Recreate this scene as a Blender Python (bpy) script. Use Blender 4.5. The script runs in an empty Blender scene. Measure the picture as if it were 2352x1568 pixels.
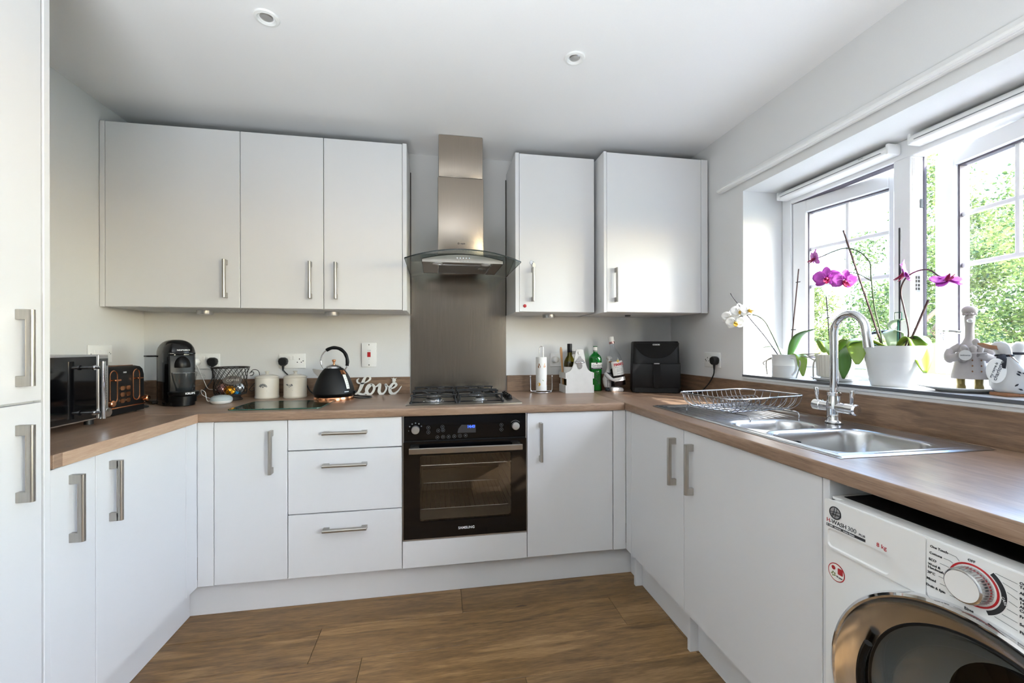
import bpy, bmesh, math, random
from mathutils import Vector, Matrix
rad = math.radians
sc = bpy.context.scene
col = sc.collection

# ------------------------------------------------------------ camera
cam = bpy.data.cameras.new('camera')
cam_ob = bpy.data.objects.new('camera', cam)
col.objects.link(cam_ob)
sc.camera = cam_ob
cam.sensor_width = 36.0
cam.lens = 976.4 / 2352 * 36.0
cam.shift_y = 9.1 / 2352
cam.clip_start = 0.02
yaw, roll = rad(10.0335), rad(0.086)
fw = Vector((math.sin(yaw), math.cos(yaw), 0))
rt = Vector((math.cos(yaw), -math.sin(yaw), 0))
up = Vector((0, 0, 1))
r2 = rt * math.cos(roll) - up * math.sin(roll)
u2 = rt * math.sin(roll) + up * math.cos(roll)
cm = Matrix((r2, u2, -fw)).transposed().to_4x4()
cm.translation = (0.161, -2.057, 1.199)
cam_ob.matrix_world = cm

# ------------------------------------------------------------ world, sun, window light, exposure
vs = sc.view_settings
sc.display_settings.display_device = 'sRGB'
vs.view_transform = 'Standard'
vs.look = 'None'
vs.gamma = 1.0
vs.use_curve_mapping = False
vs.exposure = 0.68

SUN_DIR = Vector((-1.0, 1.37, -1.28)).normalized()      # the way the light travels
world = bpy.data.worlds.new('world')
sc.world = world
world.use_nodes = True
wn = world.node_tree.nodes
wl = world.node_tree.links
wn.clear()
wo = wn.new('ShaderNodeOutputWorld')
bg = wn.new('ShaderNodeBackground')
sky = wn.new('ShaderNodeTexSky')
sky.sky_type = 'NISHITA'
sky.sun_disc = False
sky.sun_elevation = math.asin(-SUN_DIR.z)
sky.sun_rotation = math.atan2(-SUN_DIR.x, -SUN_DIR.y)
sky.air_density = 1.0
sky.dust_density = 1.0
sky.ozone_density = 0.8
bg.inputs['Strength'].default_value = 2.6
wl.new(sky.outputs[0], bg.inputs['Color'])
wl.new(bg.outputs[0], wo.inputs['Surface'])

sun = bpy.data.lights.new('sun', 'SUN')
sun.energy = 9.5
sun.angle = rad(0.6)
sun.color = (1.0, 0.975, 0.945)
sun_ob = bpy.data.objects.new('sun', sun)
col.objects.link(sun_ob)
sun_ob.rotation_euler = SUN_DIR.to_track_quat('-Z', 'Y').to_euler()
sun_ob.location = (6, -6, 7)

# light portal over the kitchen window: it guides the sampling of the sky and adds no light
pl = bpy.data.lights.new('window_portal', 'AREA')
pl.shape = 'RECTANGLE'
pl.size, pl.size_y = 1.0, 1.3
pl.cycles.is_portal = True
pl_ob = bpy.data.objects.new('window_portal', pl)
col.objects.link(pl_ob)
pl_ob.location = (2.10, -0.68, 1.53)
pl_ob.rotation_euler = (0, rad(90), 0)
# added fill light behind the camera, aimed up to bounce off the ceiling
fl_l = bpy.data.lights.new('bounce_fill', 'AREA')
fl_l.shape = 'DISK'
fl_l.size = 1.0
fl_l.energy = 39.0
fl_l.spread = rad(120)
fl_l.color = (0.88, 0.945, 1.0)
fl_o = bpy.data.objects.new('bounce_fill', fl_l)
col.objects.link(fl_o)
fl_o.location = (-0.10, -2.75, 0.45)
fl_o.rotation_euler = (rad(180 - 13), 0, 0)

# ------------------------------------------------------------ helpers
def srgb(h):
    h = h.lstrip('#')
    c = [int(h[i:i + 2], 16) / 255 for i in (0, 2, 4)]
    return tuple(x / 12.92 if x <= 0.04045 else ((x + 0.055) / 1.055) ** 2.4 for x in c) + (1.0,)

MATS = {}
def new_mat(name):
    m = bpy.data.materials.new(name)
    m.use_nodes = True
    n, l = m.node_tree.nodes, m.node_tree.links
    n.clear()
    out = n.new('ShaderNodeOutputMaterial')
    b = n.new('ShaderNodeBsdfPrincipled')
    l.new(b.outputs[0], out.inputs['Surface'])
    MATS[name] = m
    return m, n, l, b, out

def mat(name, color, rough=0.5, metal=0.0, var=0.04, scale=40.0, bump=0.0, spec=None, coat=0.0, emit=None, sheen=0.0):
    """plain surface with a faint procedural mottling of colour and gloss"""
    m, n, l, b, out = new_mat(name)
    c = srgb(color)
    tc = n.new('ShaderNodeTexCoord')
    nz = n.new('ShaderNodeTexNoise')
    nz.inputs['Scale'].default_value = scale
    nz.inputs['Detail'].default_value = 3
    l.new(tc.outputs['Object'], nz.inputs['Vector'])
    rp = n.new('ShaderNodeMix')
    rp.data_type = 'RGBA'
    k0, k1 = 1 - var, 1 + var
    rp.inputs[6].default_value = (c[0] * k0, c[1] * k0, c[2] * k0, 1)
    rp.inputs[7].default_value = (min(1, c[0] * k1), min(1, c[1] * k1), min(1, c[2] * k1), 1)
    l.new(nz.outputs['Fac'], rp.inputs[0])
    l.new(rp.outputs[2], b.inputs['Base Color'])
    b.inputs['Roughness'].default_value = rough
    b.inputs['Metallic'].default_value = metal
    if spec is not None:
        b.inputs['Specular IOR Level'].default_value = spec
    if coat:
        b.inputs['Coat Weight'].default_value = coat
        b.inputs['Coat Roughness'].default_value = 0.08
    if emit:
        b.inputs['Emission Color'].default_value = srgb(emit[0])
        b.inputs['Emission Strength'].default_value = emit[1]
    if bump:
        bp = n.new('ShaderNodeBump')
        bp.inputs['Strength'].default_value = bump
        bp.inputs['Distance'].default_value = 0.002
        l.new(nz.outputs['Fac'], bp.inputs['Height'])
        l.new(bp.outputs[0], b.inputs['Normal'])
    return m

def glass_mat(name, tint, gloss=0.06, rough=0.0, ior=1.45):
    """thin glass: tinted see-through with a fresnel reflection"""
    m, n, l, b, out = new_mat(name)
    n.remove(b)
    tr = n.new('ShaderNodeBsdfTransparent')
    tr.inputs[0].default_value = tint
    gl = n.new('ShaderNodeBsdfGlossy')
    gl.inputs['Roughness'].default_value = rough
    # Schlick reflectance, the same from both faces of the sheet
    ge = n.new('ShaderNodeNewGeometry')
    dt = n.new('ShaderNodeVectorMath'); dt.operation = 'DOT_PRODUCT'
    l.new(ge.outputs['Incoming'], dt.inputs[0]); l.new(ge.outputs['Normal'], dt.inputs[1])
    def mth(op, a_, b_=None, c_=None):
        k = n.new('ShaderNodeMath'); k.operation = op
        for i, x in enumerate((a_, b_, c_)):
            if x is None: continue
            if isinstance(x, (int, float)): k.inputs[i].default_value = x
            else: l.new(x, k.inputs[i])
        return k.outputs[0]
    f0 = ((ior - 1) / (ior + 1)) ** 2
    nz = n.new('ShaderNodeTexNoise')
    nz.inputs['Scale'].default_value = 6
    fz = mth('MULTIPLY_ADD', mth('POWER', mth('SUBTRACT', 1.0, mth('ABSOLUTE', dt.outputs['Value'])), 5.0), 1 - f0, f0)
    mu = n.new('ShaderNodeMath'); mu.operation = 'MULTIPLY_ADD'; mu.inputs[1].default_value = 0.01
    l.new(nz.outputs['Fac'], mu.inputs[0]); l.new(fz, mu.inputs[2])
    mx = n.new('ShaderNodeMixShader')
    l.new(mu.outputs[0], mx.inputs[0])
    l.new(tr.outputs[0], mx.inputs[1])
    l.new(gl.outputs[0], mx.inputs[2])
    l.new(mx.outputs[0], out.inputs['Surface'])
    return m

def brushed(name, color, rough, axis, stretch=60.0, streak=0.25, bump=0.06, aniso=0.0):
    """satin metal with hair lines along one axis"""
    m, n, l, b, out = new_mat(name)
    tc = n.new('ShaderNodeTexCoord')
    mp = n.new('ShaderNodeMapping')
    s = [400.0, 400.0, 400.0]
    s[axis] = 400.0 / stretch
    mp.inputs['Scale'].default_value = s
    nz = n.new('ShaderNodeTexNoise')
    nz.inputs['Scale'].default_value = 1.0
    nz.inputs['Detail'].default_value = 2
    l.new(tc.outputs['Object'], mp.inputs[0])
    l.new(mp.outputs[0], nz.inputs['Vector'])
    c = srgb(color)
    rp = n.new('ShaderNodeMix')
    rp.data_type = 'RGBA'
    rp.inputs[6].default_value = tuple(x * (1 - streak) for x in c[:3]) + (1,)
    rp.inputs[7].default_value = tuple(min(1, x * (1 + streak)) for x in c[:3]) + (1,)
    l.new(nz.outputs['Fac'], rp.inputs[0])
    l.new(rp.outputs[2], b.inputs['Base Color'])
    b.inputs['Metallic'].default_value = 1.0
    b.inputs['Roughness'].default_value = rough
    bp = n.new('ShaderNodeBump')
    bp.inputs['Strength'].default_value = bump
    bp.inputs['Distance'].default_value = 0.001
    l.new(nz.outputs['Fac'], bp.inputs['Height'])
    l.new(bp.outputs[0], b.inputs['Normal'])
    return m

def wood(name, axis, dark, mid, light, rough, rand=False, wave=7.0, knots=True, pore=1.0, bump=0.05, cscale=1.0, ringw=0.08, bw=0.62, fw_=0.42, fl=9.0, dist=1.2, kd=0.45, k0=0.02, k1=0.16):
    """laminate oak: long figure, fine pores and the odd knot; the grain runs along one axis"""
    m, n, l, b, out = new_mat(name)
    tc = n.new('ShaderNodeTexCoord')
    src = tc.outputs['Object']
    if rand:
        oi = n.new('ShaderNodeObjectInfo')
        mm = n.new('ShaderNodeMath'); mm.operation = 'MULTIPLY'; mm.inputs[1].default_value = 37.0
        l.new(oi.outputs['Random'], mm.inputs[0])
        cx = n.new('ShaderNodeCombineXYZ')
        for i in range(3):
            l.new(mm.outputs[0], cx.inputs[i])
        ad = n.new('ShaderNodeVectorMath'); ad.operation = 'ADD'
        l.new(src, ad.inputs[0]); l.new(cx.outputs[0], ad.inputs[1])
        src = ad.outputs[0]
    def mapped(along, across):
        mp = n.new('ShaderNodeMapping')
        s = [across] * 3
        s[axis] = along
        mp.inputs['Scale'].default_value = s
        l.new(src, mp.inputs[0])
        return mp.outputs[0]
    def noise(vec, detail=4, rough_=0.55, dist=0.0):
        z = n.new('ShaderNodeTexNoise')
        z.inputs['Scale'].default_value = 1.0
        z.inputs['Detail'].default_value = detail
        z.inputs['Roughness'].default_value = rough_
        z.inputs['Distortion'].default_value = dist
        l.new(vec, z.inputs['Vector'])
        return z.outputs['Fac']
    broad = noise(mapped(1.1 * cscale, wave * cscale), 5, 0.6, dist)
    fig = noise(mapped(3.0 * cscale, 42.0 * cscale), 5, 0.65, dist * 0.6)
    fine = noise(mapped(fl, 420.0), 3, 0.6)
    def mathn(op, a, b_, c=None):
        k = n.new('ShaderNodeMath'); k.operation = op
        for i, x in enumerate((a, b_, c)):
            if x is None: continue
            if isinstance(x, (int, float)): k.inputs[i].default_value = x
            else: l.new(x, k.inputs[i])
        return k.outputs[0]
    # ring figure around noise islands: cathedral arches
    ring = mathn('SINE', mathn('MULTIPLY', broad, 34.0), 0)
    ring = mathn('MULTIPLY_ADD', ring, ringw, 0.0)
    t = mathn('MULTIPLY_ADD', fig, fw_, 0.21 - fw_ * 0.5)
    t = mathn('ADD', t, mathn('MULTIPLY_ADD', broad, bw, 0.29 - bw * 0.5))
    t = mathn('ADD', t, ring)
    t = mathn('SUBTRACT', t, 0.02)
    p = mathn('MULTIPLY_ADD', fine, 0.55 * pore, -0.275 * pore)
    t = mathn('ADD', t, p)
    if knots:
        vo = n.new('ShaderNodeTexVoronoi')
        vo.feature = 'F1'
        vo.inputs['Scale'].default_value = 1.0
        vo.inputs['Randomness'].default_value = 1.0
        mpv = mapped(1.9, 6.5)
        wob = n.new('ShaderNodeTexNoise'); wob.inputs['Scale'].default_value = 3.0
        l.new(mpv, wob.inputs['Vector'])
        mixv = n.new('ShaderNodeVectorMath'); mixv.operation = 'MULTIPLY_ADD'
        mixv.inputs[1].default_value = (0.35, 0.35, 0.35)
        l.new(wob.outputs['Color'], mixv.inputs[0]); l.new(mpv, mixv.inputs[2])
        l.new(mixv.outputs[0], vo.inputs['Vector'])
        d = vo.outputs['Distance']
        sm = n.new('ShaderNodeMapRange'); sm.interpolation_type = 'SMOOTHSTEP'
        sm.inputs[1].default_value = k0; sm.inputs[2].default_value = k1
        sm.inputs[3].default_value = kd; sm.inputs[4].default_value = 0.0
        l.new(d, sm.inputs[0])
        t = mathn('SUBTRACT', t, sm.outputs[0])
    cr = n.new('ShaderNodeValToRGB')
    e = cr.color_ramp.elements
    e[0].position, e[0].color = 0.22, srgb(dark)
    e[1].position, e[1].color = 0.80, srgb(light)
    k = cr.color_ramp.elements.new(0.5); k.color = srgb(mid)
    l.new(t, cr.inputs[0])
    colour = cr.outputs[0]
    if rand:
        hv = n.new('ShaderNodeHueSaturation')
        vv = mathn('MULTIPLY_ADD', oi.outputs['Random'], 0.22, 0.89)
        l.new(vv, hv.inputs['Value'])
        l.new(colour, hv.inputs['Color'])
        colour = hv.outputs[0]
    l.new(colour, b.inputs['Base Color'])
    rr = mathn('MULTIPLY_ADD', fig, 0.16, rough - 0.08)
    l.new(rr, b.inputs['Roughness'])
    bp = n.new('ShaderNodeBump')
    bp.inputs['Strength'].default_value = bump
    bp.inputs['Distance'].default_value = 0.001
    l.new(fine, bp.inputs['Height'])
    l.new(bp.outputs[0], b.inputs['Normal'])
    return m

# materials
mat('wall_paint', '#dcdcdb', 0.75, var=0.015, scale=180, bump=0.05)
mat('rear_dimmed', '#8d8883', 0.8, var=0.02, scale=100)  # rear wall colour darkened so the steel reflects a dim room
mat('ceiling_paint', '#efefef', 0.8, var=0.012, scale=150, bump=0.04)
mat('white_paint', '#ededeb', 0.45, var=0.01)
mat('door_white', '#dfdfe0', 0.30, var=0.008, scale=8)
mat('carcass_white', '#dcdcdc', 0.5, var=0.01)
mat('upvc', '#f0f1f2', 0.28, var=0.008)
mat('upvc_seal', '#5a5560', 0.6)
mat('white_plastic', '#ececea', 0.35, var=0.01)
mat('white_ceramic', '#dcdbd8', 0.18, var=0.02, coat=0.3)
mat('cream_ceramic', '#d9d3c6', 0.22, var=0.02, coat=0.3)
mat('white_wood', '#cdccc8', 0.7, var=0.07, scale=25, bump=0.2)
mat('cut_wood_white', '#e2e0d8', 0.55, var=0.02)
mat('black_gloss', '#08080a', 0.06, var=0.1)
mat('black_satin', '#0b0b0c', 0.34, var=0.1, spec=0.25)
mat('black_matte', '#0e0e0f', 0.5, var=0.12, scale=300, bump=0.06, spec=0.35)
mat('black_iron', '#121213', 0.45, var=0.15, scale=200, bump=0.1)
mat('black_rubber', '#111112', 0.5)
mat('dark_wire', '#2a2420', 0.4, metal=0.4)
mat('brown_plate', '#3a332e', 0.5, metal=0.3)
mat('chrome', '#e6e7ea', 0.05, metal=1.0, var=0.01)
mat('chrome_soft', '#cfd0d2', 0.16, metal=1.0, var=0.02)
mat('copper', '#e3a077', 0.2, metal=1.0, var=0.05)
mat('wire_steel', '#b4b4b7', 0.15, metal=1.0)
mat('dark_wire_steel', '#55555a', 0.2, metal=1.0)
brushed('steel_v', '#b3a89c', 0.27, 2, streak=0.08, bump=0.04)
brushed('steel_h', '#a9a49d', 0.28, 0, streak=0.08, bump=0.04)
brushed('steel_y', '#c6c7c8', 0.26, 1, streak=0.05, bump=0.02)
brushed('nickel', '#b9b5ae', 0.3, 2, stretch=30, streak=0.15)
brushed('splash_steel', '#8f877e', 0.24, 2, streak=0.2)
mat('aluminium', '#c9c9c9', 0.35, metal=1.0)
glass_mat('clear_glass', (0.97, 0.98, 0.98, 1))
glass_mat('window_glass', (0.97, 0.985, 0.98, 1), ior=1.28)
glass_mat('green_edge_glass', (0.82, 0.91, 0.87, 1), ior=1.75)
glass_mat('hood_glass', (0.74, 0.79, 0.77, 1), ior=1.5)
glass_mat('tank_glass', (0.93, 0.935, 0.935, 1), ior=1.3)
glass_mat('oven_glass', (0.74, 0.715, 0.68, 1), ior=1.6)
glass_mat('door_porthole', (0.74, 0.77, 0.77, 1), ior=1.45)
glass_mat('bottle_green', (0.10, 0.62, 0.22, 1), ior=1.5)
glass_mat('bottle_olive', (0.42, 0.38, 0.10, 1), ior=1.5)
mat('glass_edge_green', '#2f5a50', 0.1, var=0.05)
mat('glass_edge_dark', '#1c2422', 0.12, var=0.05)
mat('dark_liquid', '#140b0a', 0.1)
mat('wine_olive', '#4a3f12', 0.12)
mat('green_liquid', '#1a8a3c', 0.12, var=0.1)
mat('red', '#b51c22', 0.4)
mat('label_white', '#eeece6', 0.5, var=0.02)
mat('label_green', '#12592c', 0.5)
mat('text_white', '#e8e8e8', 0.5)
mat('text_grey', '#5c6064', 0.6)
mat('text_dark', '#26282c', 0.6)
mat('text_red', '#b02a30', 0.5)
mat('text_blue', '#2a48ff', 0.5, emit=('#2f55ff', 2.0))
mat('screen_dark', '#3b3a3b', 0.15)
mat('gold', '#c9973c', 0.3, metal=0.8)
mat('orange_print', '#d98a2b', 0.7)
mat('yellow_print', '#d9a62f', 0.7)
mat('salmon_print', '#e0765a', 0.7)
mat('brown_print', '#8a5a2c', 0.7)
mat('green_print', '#7d8a4a', 0.7)
mat('paper', '#efeeea', 0.85, var=0.02, scale=220, bump=0.25)
mat('fabric_grey', '#a9b2b2', 0.9, var=0.22, scale=420, bump=0.4)
mat('pod_pink', '#b98a86', 0.25, metal=0.8)
mat('pod_gold', '#d08a16', 0.25, metal=0.8)
mat('pod_silver', '#c6cacd', 0.25, metal=0.8)
mat('pod_blue', '#1d6f96', 0.25, metal=0.8)
mat('leaf_dark', '#4f7a34', 0.35, var=0.18, scale=14)
mat('leaf_lime', '#7d9a34', 0.35, var=0.2, scale=14)
mat('leaf_pale', '#b9cdb0', 0.35, var=0.12, scale=14)
mat('stem', '#4a3230', 0.6, var=0.15)
mat('stem_green', '#47562f', 0.6, var=0.15)
mat('root', '#a9a59a', 0.8, var=0.12)
mat('stake_black', '#25232a', 0.5)
mat('bark_mix', '#6d5744', 0.9, var=0.4, scale=60, bump=0.5)
mat('figure_grey', '#a39c98', 0.75, var=0.10, scale=30, bump=0.2)
mat('figure_white', '#c4c2bf', 0.35, var=0.05, scale=18)
mat('figure_brown', '#7a5230', 0.5, var=0.3, scale=30)
mat('boot_gold', '#8a7a48', 0.35, metal=0.5, var=0.4, scale=40)
mat('beak', '#9a6a48', 0.5, var=0.2)
mat('cloth_black', '#1e1f27', 0.8)
mat('bamboo', '#b98c5f', 0.6, var=0.2, scale=60)
mat('oven_inside', '#a29b92', 0.45, var=0.1)
mat('drum_steel', '#85888a', 0.4, metal=0.3)
mat('filter_mesh', '#7d7a76', 0.5, metal=0.5)
mat('dark_hole', '#050505', 0.8)
mat('porcelain_petal', '#f4f3f1', 0.5, var=0.02)
mat('petal_yellow', '#d3ae3e', 0.6)
mat('petal_magenta', '#c14fbf', 0.5, var=0.18, scale=40)
mat('petal_pink', '#d77fd0', 0.5, var=0.15, scale=40)
mat('petal_deep', '#9c1f4d', 0.5)
mat('sill_white', '#e6e8ea', 0.25, var=0.02)
mat('sill_trim', '#6c7076', 0.3, metal=0.6)
mat('fence_wood', '#96734f', 0.8, var=0.15, scale=12, bump=0.2)
mat('grass', '#77826a', 0.9, var=0.3, scale=6)
mat('bounce_stone', '#8d8c89', 0.85, var=0.08, scale=8)
mat('trunk', '#7c6a58', 0.9, var=0.3, scale=20, bump=0.4)
wood('worktop_x', 0, '#614e3e', '#967b66', '#b59d88', 0.31, wave=9.0, pore=0.75, knots=False, cscale=2.2, ringw=0.03, bw=0.42, fw_=0.40, dist=0.5, fl=26.0)
wood('worktop_y', 1, '#614e3e', '#967b66', '#b59d88', 0.31, wave=9.0, pore=0.75, knots=False, cscale=2.2, ringw=0.03, bw=0.42, fw_=0.40, dist=0.5, fl=26.0)
wood('worktop_lit', 1, '#a1826a', '#bb9e85', '#d2baa2', 0.5, wave=9.0, pore=0.7, knots=False, cscale=2.2, ringw=0.03, bw=0.42, dist=0.5, fl=26.0)  # paler worktop wood: light on the left front edge put into colour
wood('upstand_x', 0, '#54402f', '#7f6550', '#a3866b', 0.4, wave=8.0, pore=0.75, knots=False, cscale=1.8, ringw=0.06, bw=0.5, dist=0.5, fl=26.0)
wood('upstand_y', 1, '#54402f', '#7f6550', '#a3866b', 0.4, wave=8.0, pore=0.75, knots=False, cscale=1.8, ringw=0.06, bw=0.5, dist=0.5, fl=26.0)
wood('floor_oak', 0, '#4a3521', '#84653f', '#ae8c62', 0.42, rand=True, wave=8.0, pore=0.9, knots=True, cscale=1.2, ringw=0.07, bw=0.50, fw_=0.42, fl=22.0, dist=0.35, kd=0.5, k0=0.01, k1=0.11)

def leaf_mat(name, c0, c1, trans=0.4):
    m, n, l, b, out = new_mat(name)
    gi = n.new('ShaderNodeNewGeometry')
    cr = n.new('ShaderNodeValToRGB')
    cr.color_ramp.elements[0].color = srgb(c0)
    cr.color_ramp.elements[1].color = srgb(c1)
    l.new(gi.outputs['Random Per Island'], cr.inputs[0])
    l.new(cr.outputs[0], b.inputs['Base Color'])
    b.inputs['Roughness'].default_value = 0.5
    tl = n.new('ShaderNodeBsdfTranslucent')
    l.new(cr.outputs[0], tl.inputs[0])
    mx = n.new('ShaderNodeMixShader')
    mx.inputs[0].default_value = trans
    l.new(b.outputs[0], mx.inputs[1]); l.new(tl.outputs[0], mx.inputs[2])
    l.new(mx.outputs[0], out.inputs['Surface'])
    return m
leaf_mat('leaves_a', '#3d5526', '#b2b96a')
leaf_mat('leaves_b', '#31492a', '#8f9c58')
leaf_mat('leaves_c', '#7c8c3c', '#c9cc92')

def rot_to(d):
    return Vector(d).normalized().to_track_quat('Z', 'Y').to_matrix().to_4x4()

class MB:
    """collects shapes; build() links them as ONE mesh object"""
    def __init__(s):
        s.v, s.f, s.m = [], [], []
        s.M = Matrix.Identity(4)
        s.mi = 0
    def add(s, vs_, fs):
        o = len(s.v)
        s.v += [tuple(s.M @ Vector(p)) for p in vs_]
        s.f += [tuple(i + o for i in f) for f in fs]
        s.m += [s.mi] * len(fs)
        return s
    def box(s, x0, x1, y0, y1, z0, z1, b=0.0, seg=1):
        x0, x1 = min(x0, x1), max(x0, x1); y0, y1 = min(y0, y1), max(y0, y1); z0, z1 = min(z0, z1), max(z0, z1)
        if b <= 0:
            v = [(x, y, z) for z in (z0, z1) for y in (y0, y1) for x in (x0, x1)]
            return s.add(v, [(0, 2, 3, 1), (4, 5, 7, 6), (0, 1, 5, 4), (2, 6, 7, 3), (0, 4, 6, 2), (1, 3, 7, 5)])
        b = min(b, (x1 - x0) * .49, (y1 - y0) * .49, (z1 - z0) * .49)
        bm = bmesh.new()
        bmesh.ops.create_cube(bm, size=1.0)
        for p in bm.verts:
            p.co = Vector(((x0 + x1) / 2 + p.co.x * (x1 - x0), (y0 + y1) / 2 + p.co.y * (y1 - y0), (z0 + z1) / 2 + p.co.z * (z1 - z0)))
        bmesh.ops.bevel(bm, geom=list(bm.edges), offset=b, segments=seg, profile=0.5, affect='EDGES')
        bm.verts.index_update()
        v = [p.co[:] for p in bm.verts]
        f = [[q.index for q in fc.verts] for fc in bm.faces]
        bm.free()
        return s.add(v, f)
    def cyl(s, p0, p1, r0, r1=None, n=24, caps=True):
        r1 = r0 if r1 is None else r1
        p0, p1 = Vector(p0), Vector(p1)
        m = rot_to(p1 - p0)
        v = []
        for p, r in ((p0, r0), (p1, r1)):
            for i in range(n):
                a = 2 * math.pi * i / n
                v.append(p + m @ Vector((r * math.cos(a), r * math.sin(a), 0)))
        f = [(i, (i + 1) % n, n + (i + 1) % n, n + i) for i in range(n)]
        if caps:
            f += [tuple(range(n - 1, -1, -1)), tuple(range(n, 2 * n))]
        return s.add(v, f)
    def tube(s, pts, r, n=8, closed=False, flat=None):
        pts = [Vector(p) for p in pts]
        k = len(pts)
        rs = r if isinstance(r, (list, tuple)) else [r] * k
        v = []
        prev = None
        for i, p in enumerate(pts):
            a = pts[(i - 1) % k] if (closed or i > 0) else p
            c = pts[(i + 1) % k] if (closed or i < k - 1) else p
            d = (c - a)
            if d.length < 1e-9: d = Vector((0, 0, 1))
            d.normalize()
            if prev is None:
                ref = Vector((0, 0, 1)) if abs(d.z) < 0.9 else Vector((1, 0, 0))
                x = d.cross(ref).normalized()
            else:
                x = prev - d * prev.dot(d)
                x = x.normalized() if x.length > 1e-6 else prev
            prev = x
            y = d.cross(x)
            for j in range(n):
                t = 2 * math.pi * j / n
                v.append(p + x * (rs[i] * math.cos(t)) + y * (rs[i] * math.sin(t)))
        f = []
        for i in range(k if closed else k - 1):
            i2 = (i + 1) % k
            for j in range(n):
                j2 = (j + 1) % n
                f.append((i * n + j, i * n + j2, i2 * n + j2, i2 * n + j))
        if not closed:
            f += [tuple(range(n - 1, -1, -1)), tuple(range((k - 1) * n, k * n))]
        return s.add(v, f)
    def lathe(s, prof, n=32, c=(0, 0, 0), sx=1.0, sy=1.0, a0=0.0, a1=None):
        full = a1 is None
        a1 = a0 + 2 * math.pi if full else a1
        c = Vector(c)
        k = len(prof)
        cnt = n if full else n + 1
        v = []
        for i in range(cnt):
            a = a0 + (a1 - a0) * i / n
            for r, z in prof:
                v.append(c + Vector((r * math.cos(a) * sx, r * math.sin(a) * sy, z)))
        f = []
        for i in range(n):
            i2 = (i + 1) % cnt
            for j in range(k - 1):
                f.append((i * k + j, i2 * k + j, i2 * k + j + 1, i * k + j + 1))
        return s.add(v, f)
    def prism(s, poly, d0, d1, axes='xz'):
        """poly in two axes, extruded along the third"""
        def P(a, b_, d):
            return {'xz': (a, d, b_), 'xy': (a, b_, d), 'yz': (d, a, b_)}[axes]
        k = len(poly)
        v = [P(a, b_, d0) for a, b_ in poly] + [P(a, b_, d1) for a, b_ in poly]
        f = [tuple(range(k)), tuple(range(2 * k - 1, k - 1, -1))]
        f += [(i, k + i, k + (i + 1) % k, (i + 1) % k) for i in range(k)]
        return s.add(v, f)
    def ball(s, c, r, n=16, m=10):
        r = r if isinstance(r, (tuple, list)) else (r, r, r)
        c = Vector(c)
        v = [c + Vector((0, 0, -r[2]))]
        for i in range(1, m):
            t = math.pi * i / m - math.pi / 2
            for j in range(n):
                a = 2 * math.pi * j / n
                v.append(c + Vector((r[0] * math.cos(t) * math.cos(a), r[1] * math.cos(t) * math.sin(a), r[2] * math.sin(t))))
        v.append(c + Vector((0, 0, r[2])))
        f = [(0, 1 + (j + 1) % n, 1 + j) for j in range(n)]
        for i in range(m - 2):
            for j in range(n):
                a = 1 + i * n
                f.append((a + j, a + (j + 1) % n, a + n + (j + 1) % n, a + n + j))
        a = 1 + (m - 2) * n
        f += [(a + j, a + (j + 1) % n, len(v) - 1) for j in range(n)]
        return s.add(v, f)
    def grid(s, fn, nu, nv, wrap=False):
        v = [fn(i / nu, j / nv) for i in range(nu + 1) for j in range(nv + 1)]
        f = [(i * (nv + 1) + j, (i + 1) * (nv + 1) + j, (i + 1) * (nv + 1) + j + 1, i * (nv + 1) + j + 1) for i in range(nu) for j in range(nv)]
        return s.add(v, f)
    def loft(s, rings, cap0=True, cap1=True):
        n = len(rings[0])
        v = [p for r in rings for p in r]
        f = []
        for i in range(len(rings) - 1):
            for j in range(n):
                f.append((i * n + j, i * n + (j + 1) % n, (i + 1) * n + (j + 1) % n, (i + 1) * n + j))
        if cap0: f.append(tuple(range(n - 1, -1, -1)))
        if cap1: f.append(tuple(range((len(rings) - 1) * n, len(rings) * n)))
        return s.add(v, f)
    def mesh(s, name, mats, smooth=35, recalc=True):
        me = bpy.data.meshes.new(name)
        me.from_pydata(s.v, [], s.f)
        if recalc:
            bm = bmesh.new(); bm.from_mesh(me)
            bmesh.ops.recalc_face_normals(bm, faces=list(bm.faces))
            bm.to_mesh(me); bm.free()
        for x in (mats if isinstance(mats, (list, tuple)) else [mats]):
            me.materials.append(MATS[x])
        if len(set(s.m)) > 1:
            me.polygons.foreach_set('material_index', s.m)
        if smooth:
            me.shade_smooth()
            me.set_sharp_from_angle(angle=rad(smooth))
        me.update()
        return me
    def build(s, name, mats, parent=None, smooth=35, world=False, solid=0.0, sub=0, recalc=True):
        """world=True: the shapes are given in world coordinates"""
        if world and parent is not None:
            inv = wmat(parent).inverted()
            s.v = [tuple(inv @ Vector(p)) for p in s.v]
        me = s.mesh(name, mats, smooth, recalc)
        o = bpy.data.objects.new(name, me)
        col.objects.link(o)
        if parent is not None: o.parent = parent
        if solid:
            k = o.modifiers.new('thickness', 'SOLIDIFY'); k.thickness = solid; k.offset = 0
        if sub:
            k = o.modifiers.new('smooth', 'SUBSURF'); k.levels = sub; k.render_levels = sub
        return o

def wmat(o):
    return o.matrix_basis if o.parent is None else wmat(o.parent) @ o.matrix_basis

def tag(o, label=None, cat=None, group=None, kind=None):
    if label: o['label'] = label
    if cat: o['category'] = cat
    if group: o['group'] = group
    if kind: o['kind'] = kind
    return o

def thing(name, label, cat, loc=(0, 0, 0), rz=0.0, group=None, rot=None):
    o = bpy.data.objects.new(name, None)
    o.empty_display_size = 0.05
    col.objects.link(o)
    o.location = loc
    o.rotation_euler = rot if rot else (0, 0, rz)
    return tag(o, label, cat, group)

def struct(name, mb, m, parent=None, smooth=35, label=None):
    o = mb.build(name, m, parent, smooth)
    if parent is None: o['kind'] = 'structure'
    if label: o['label'] = label
    return o

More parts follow.
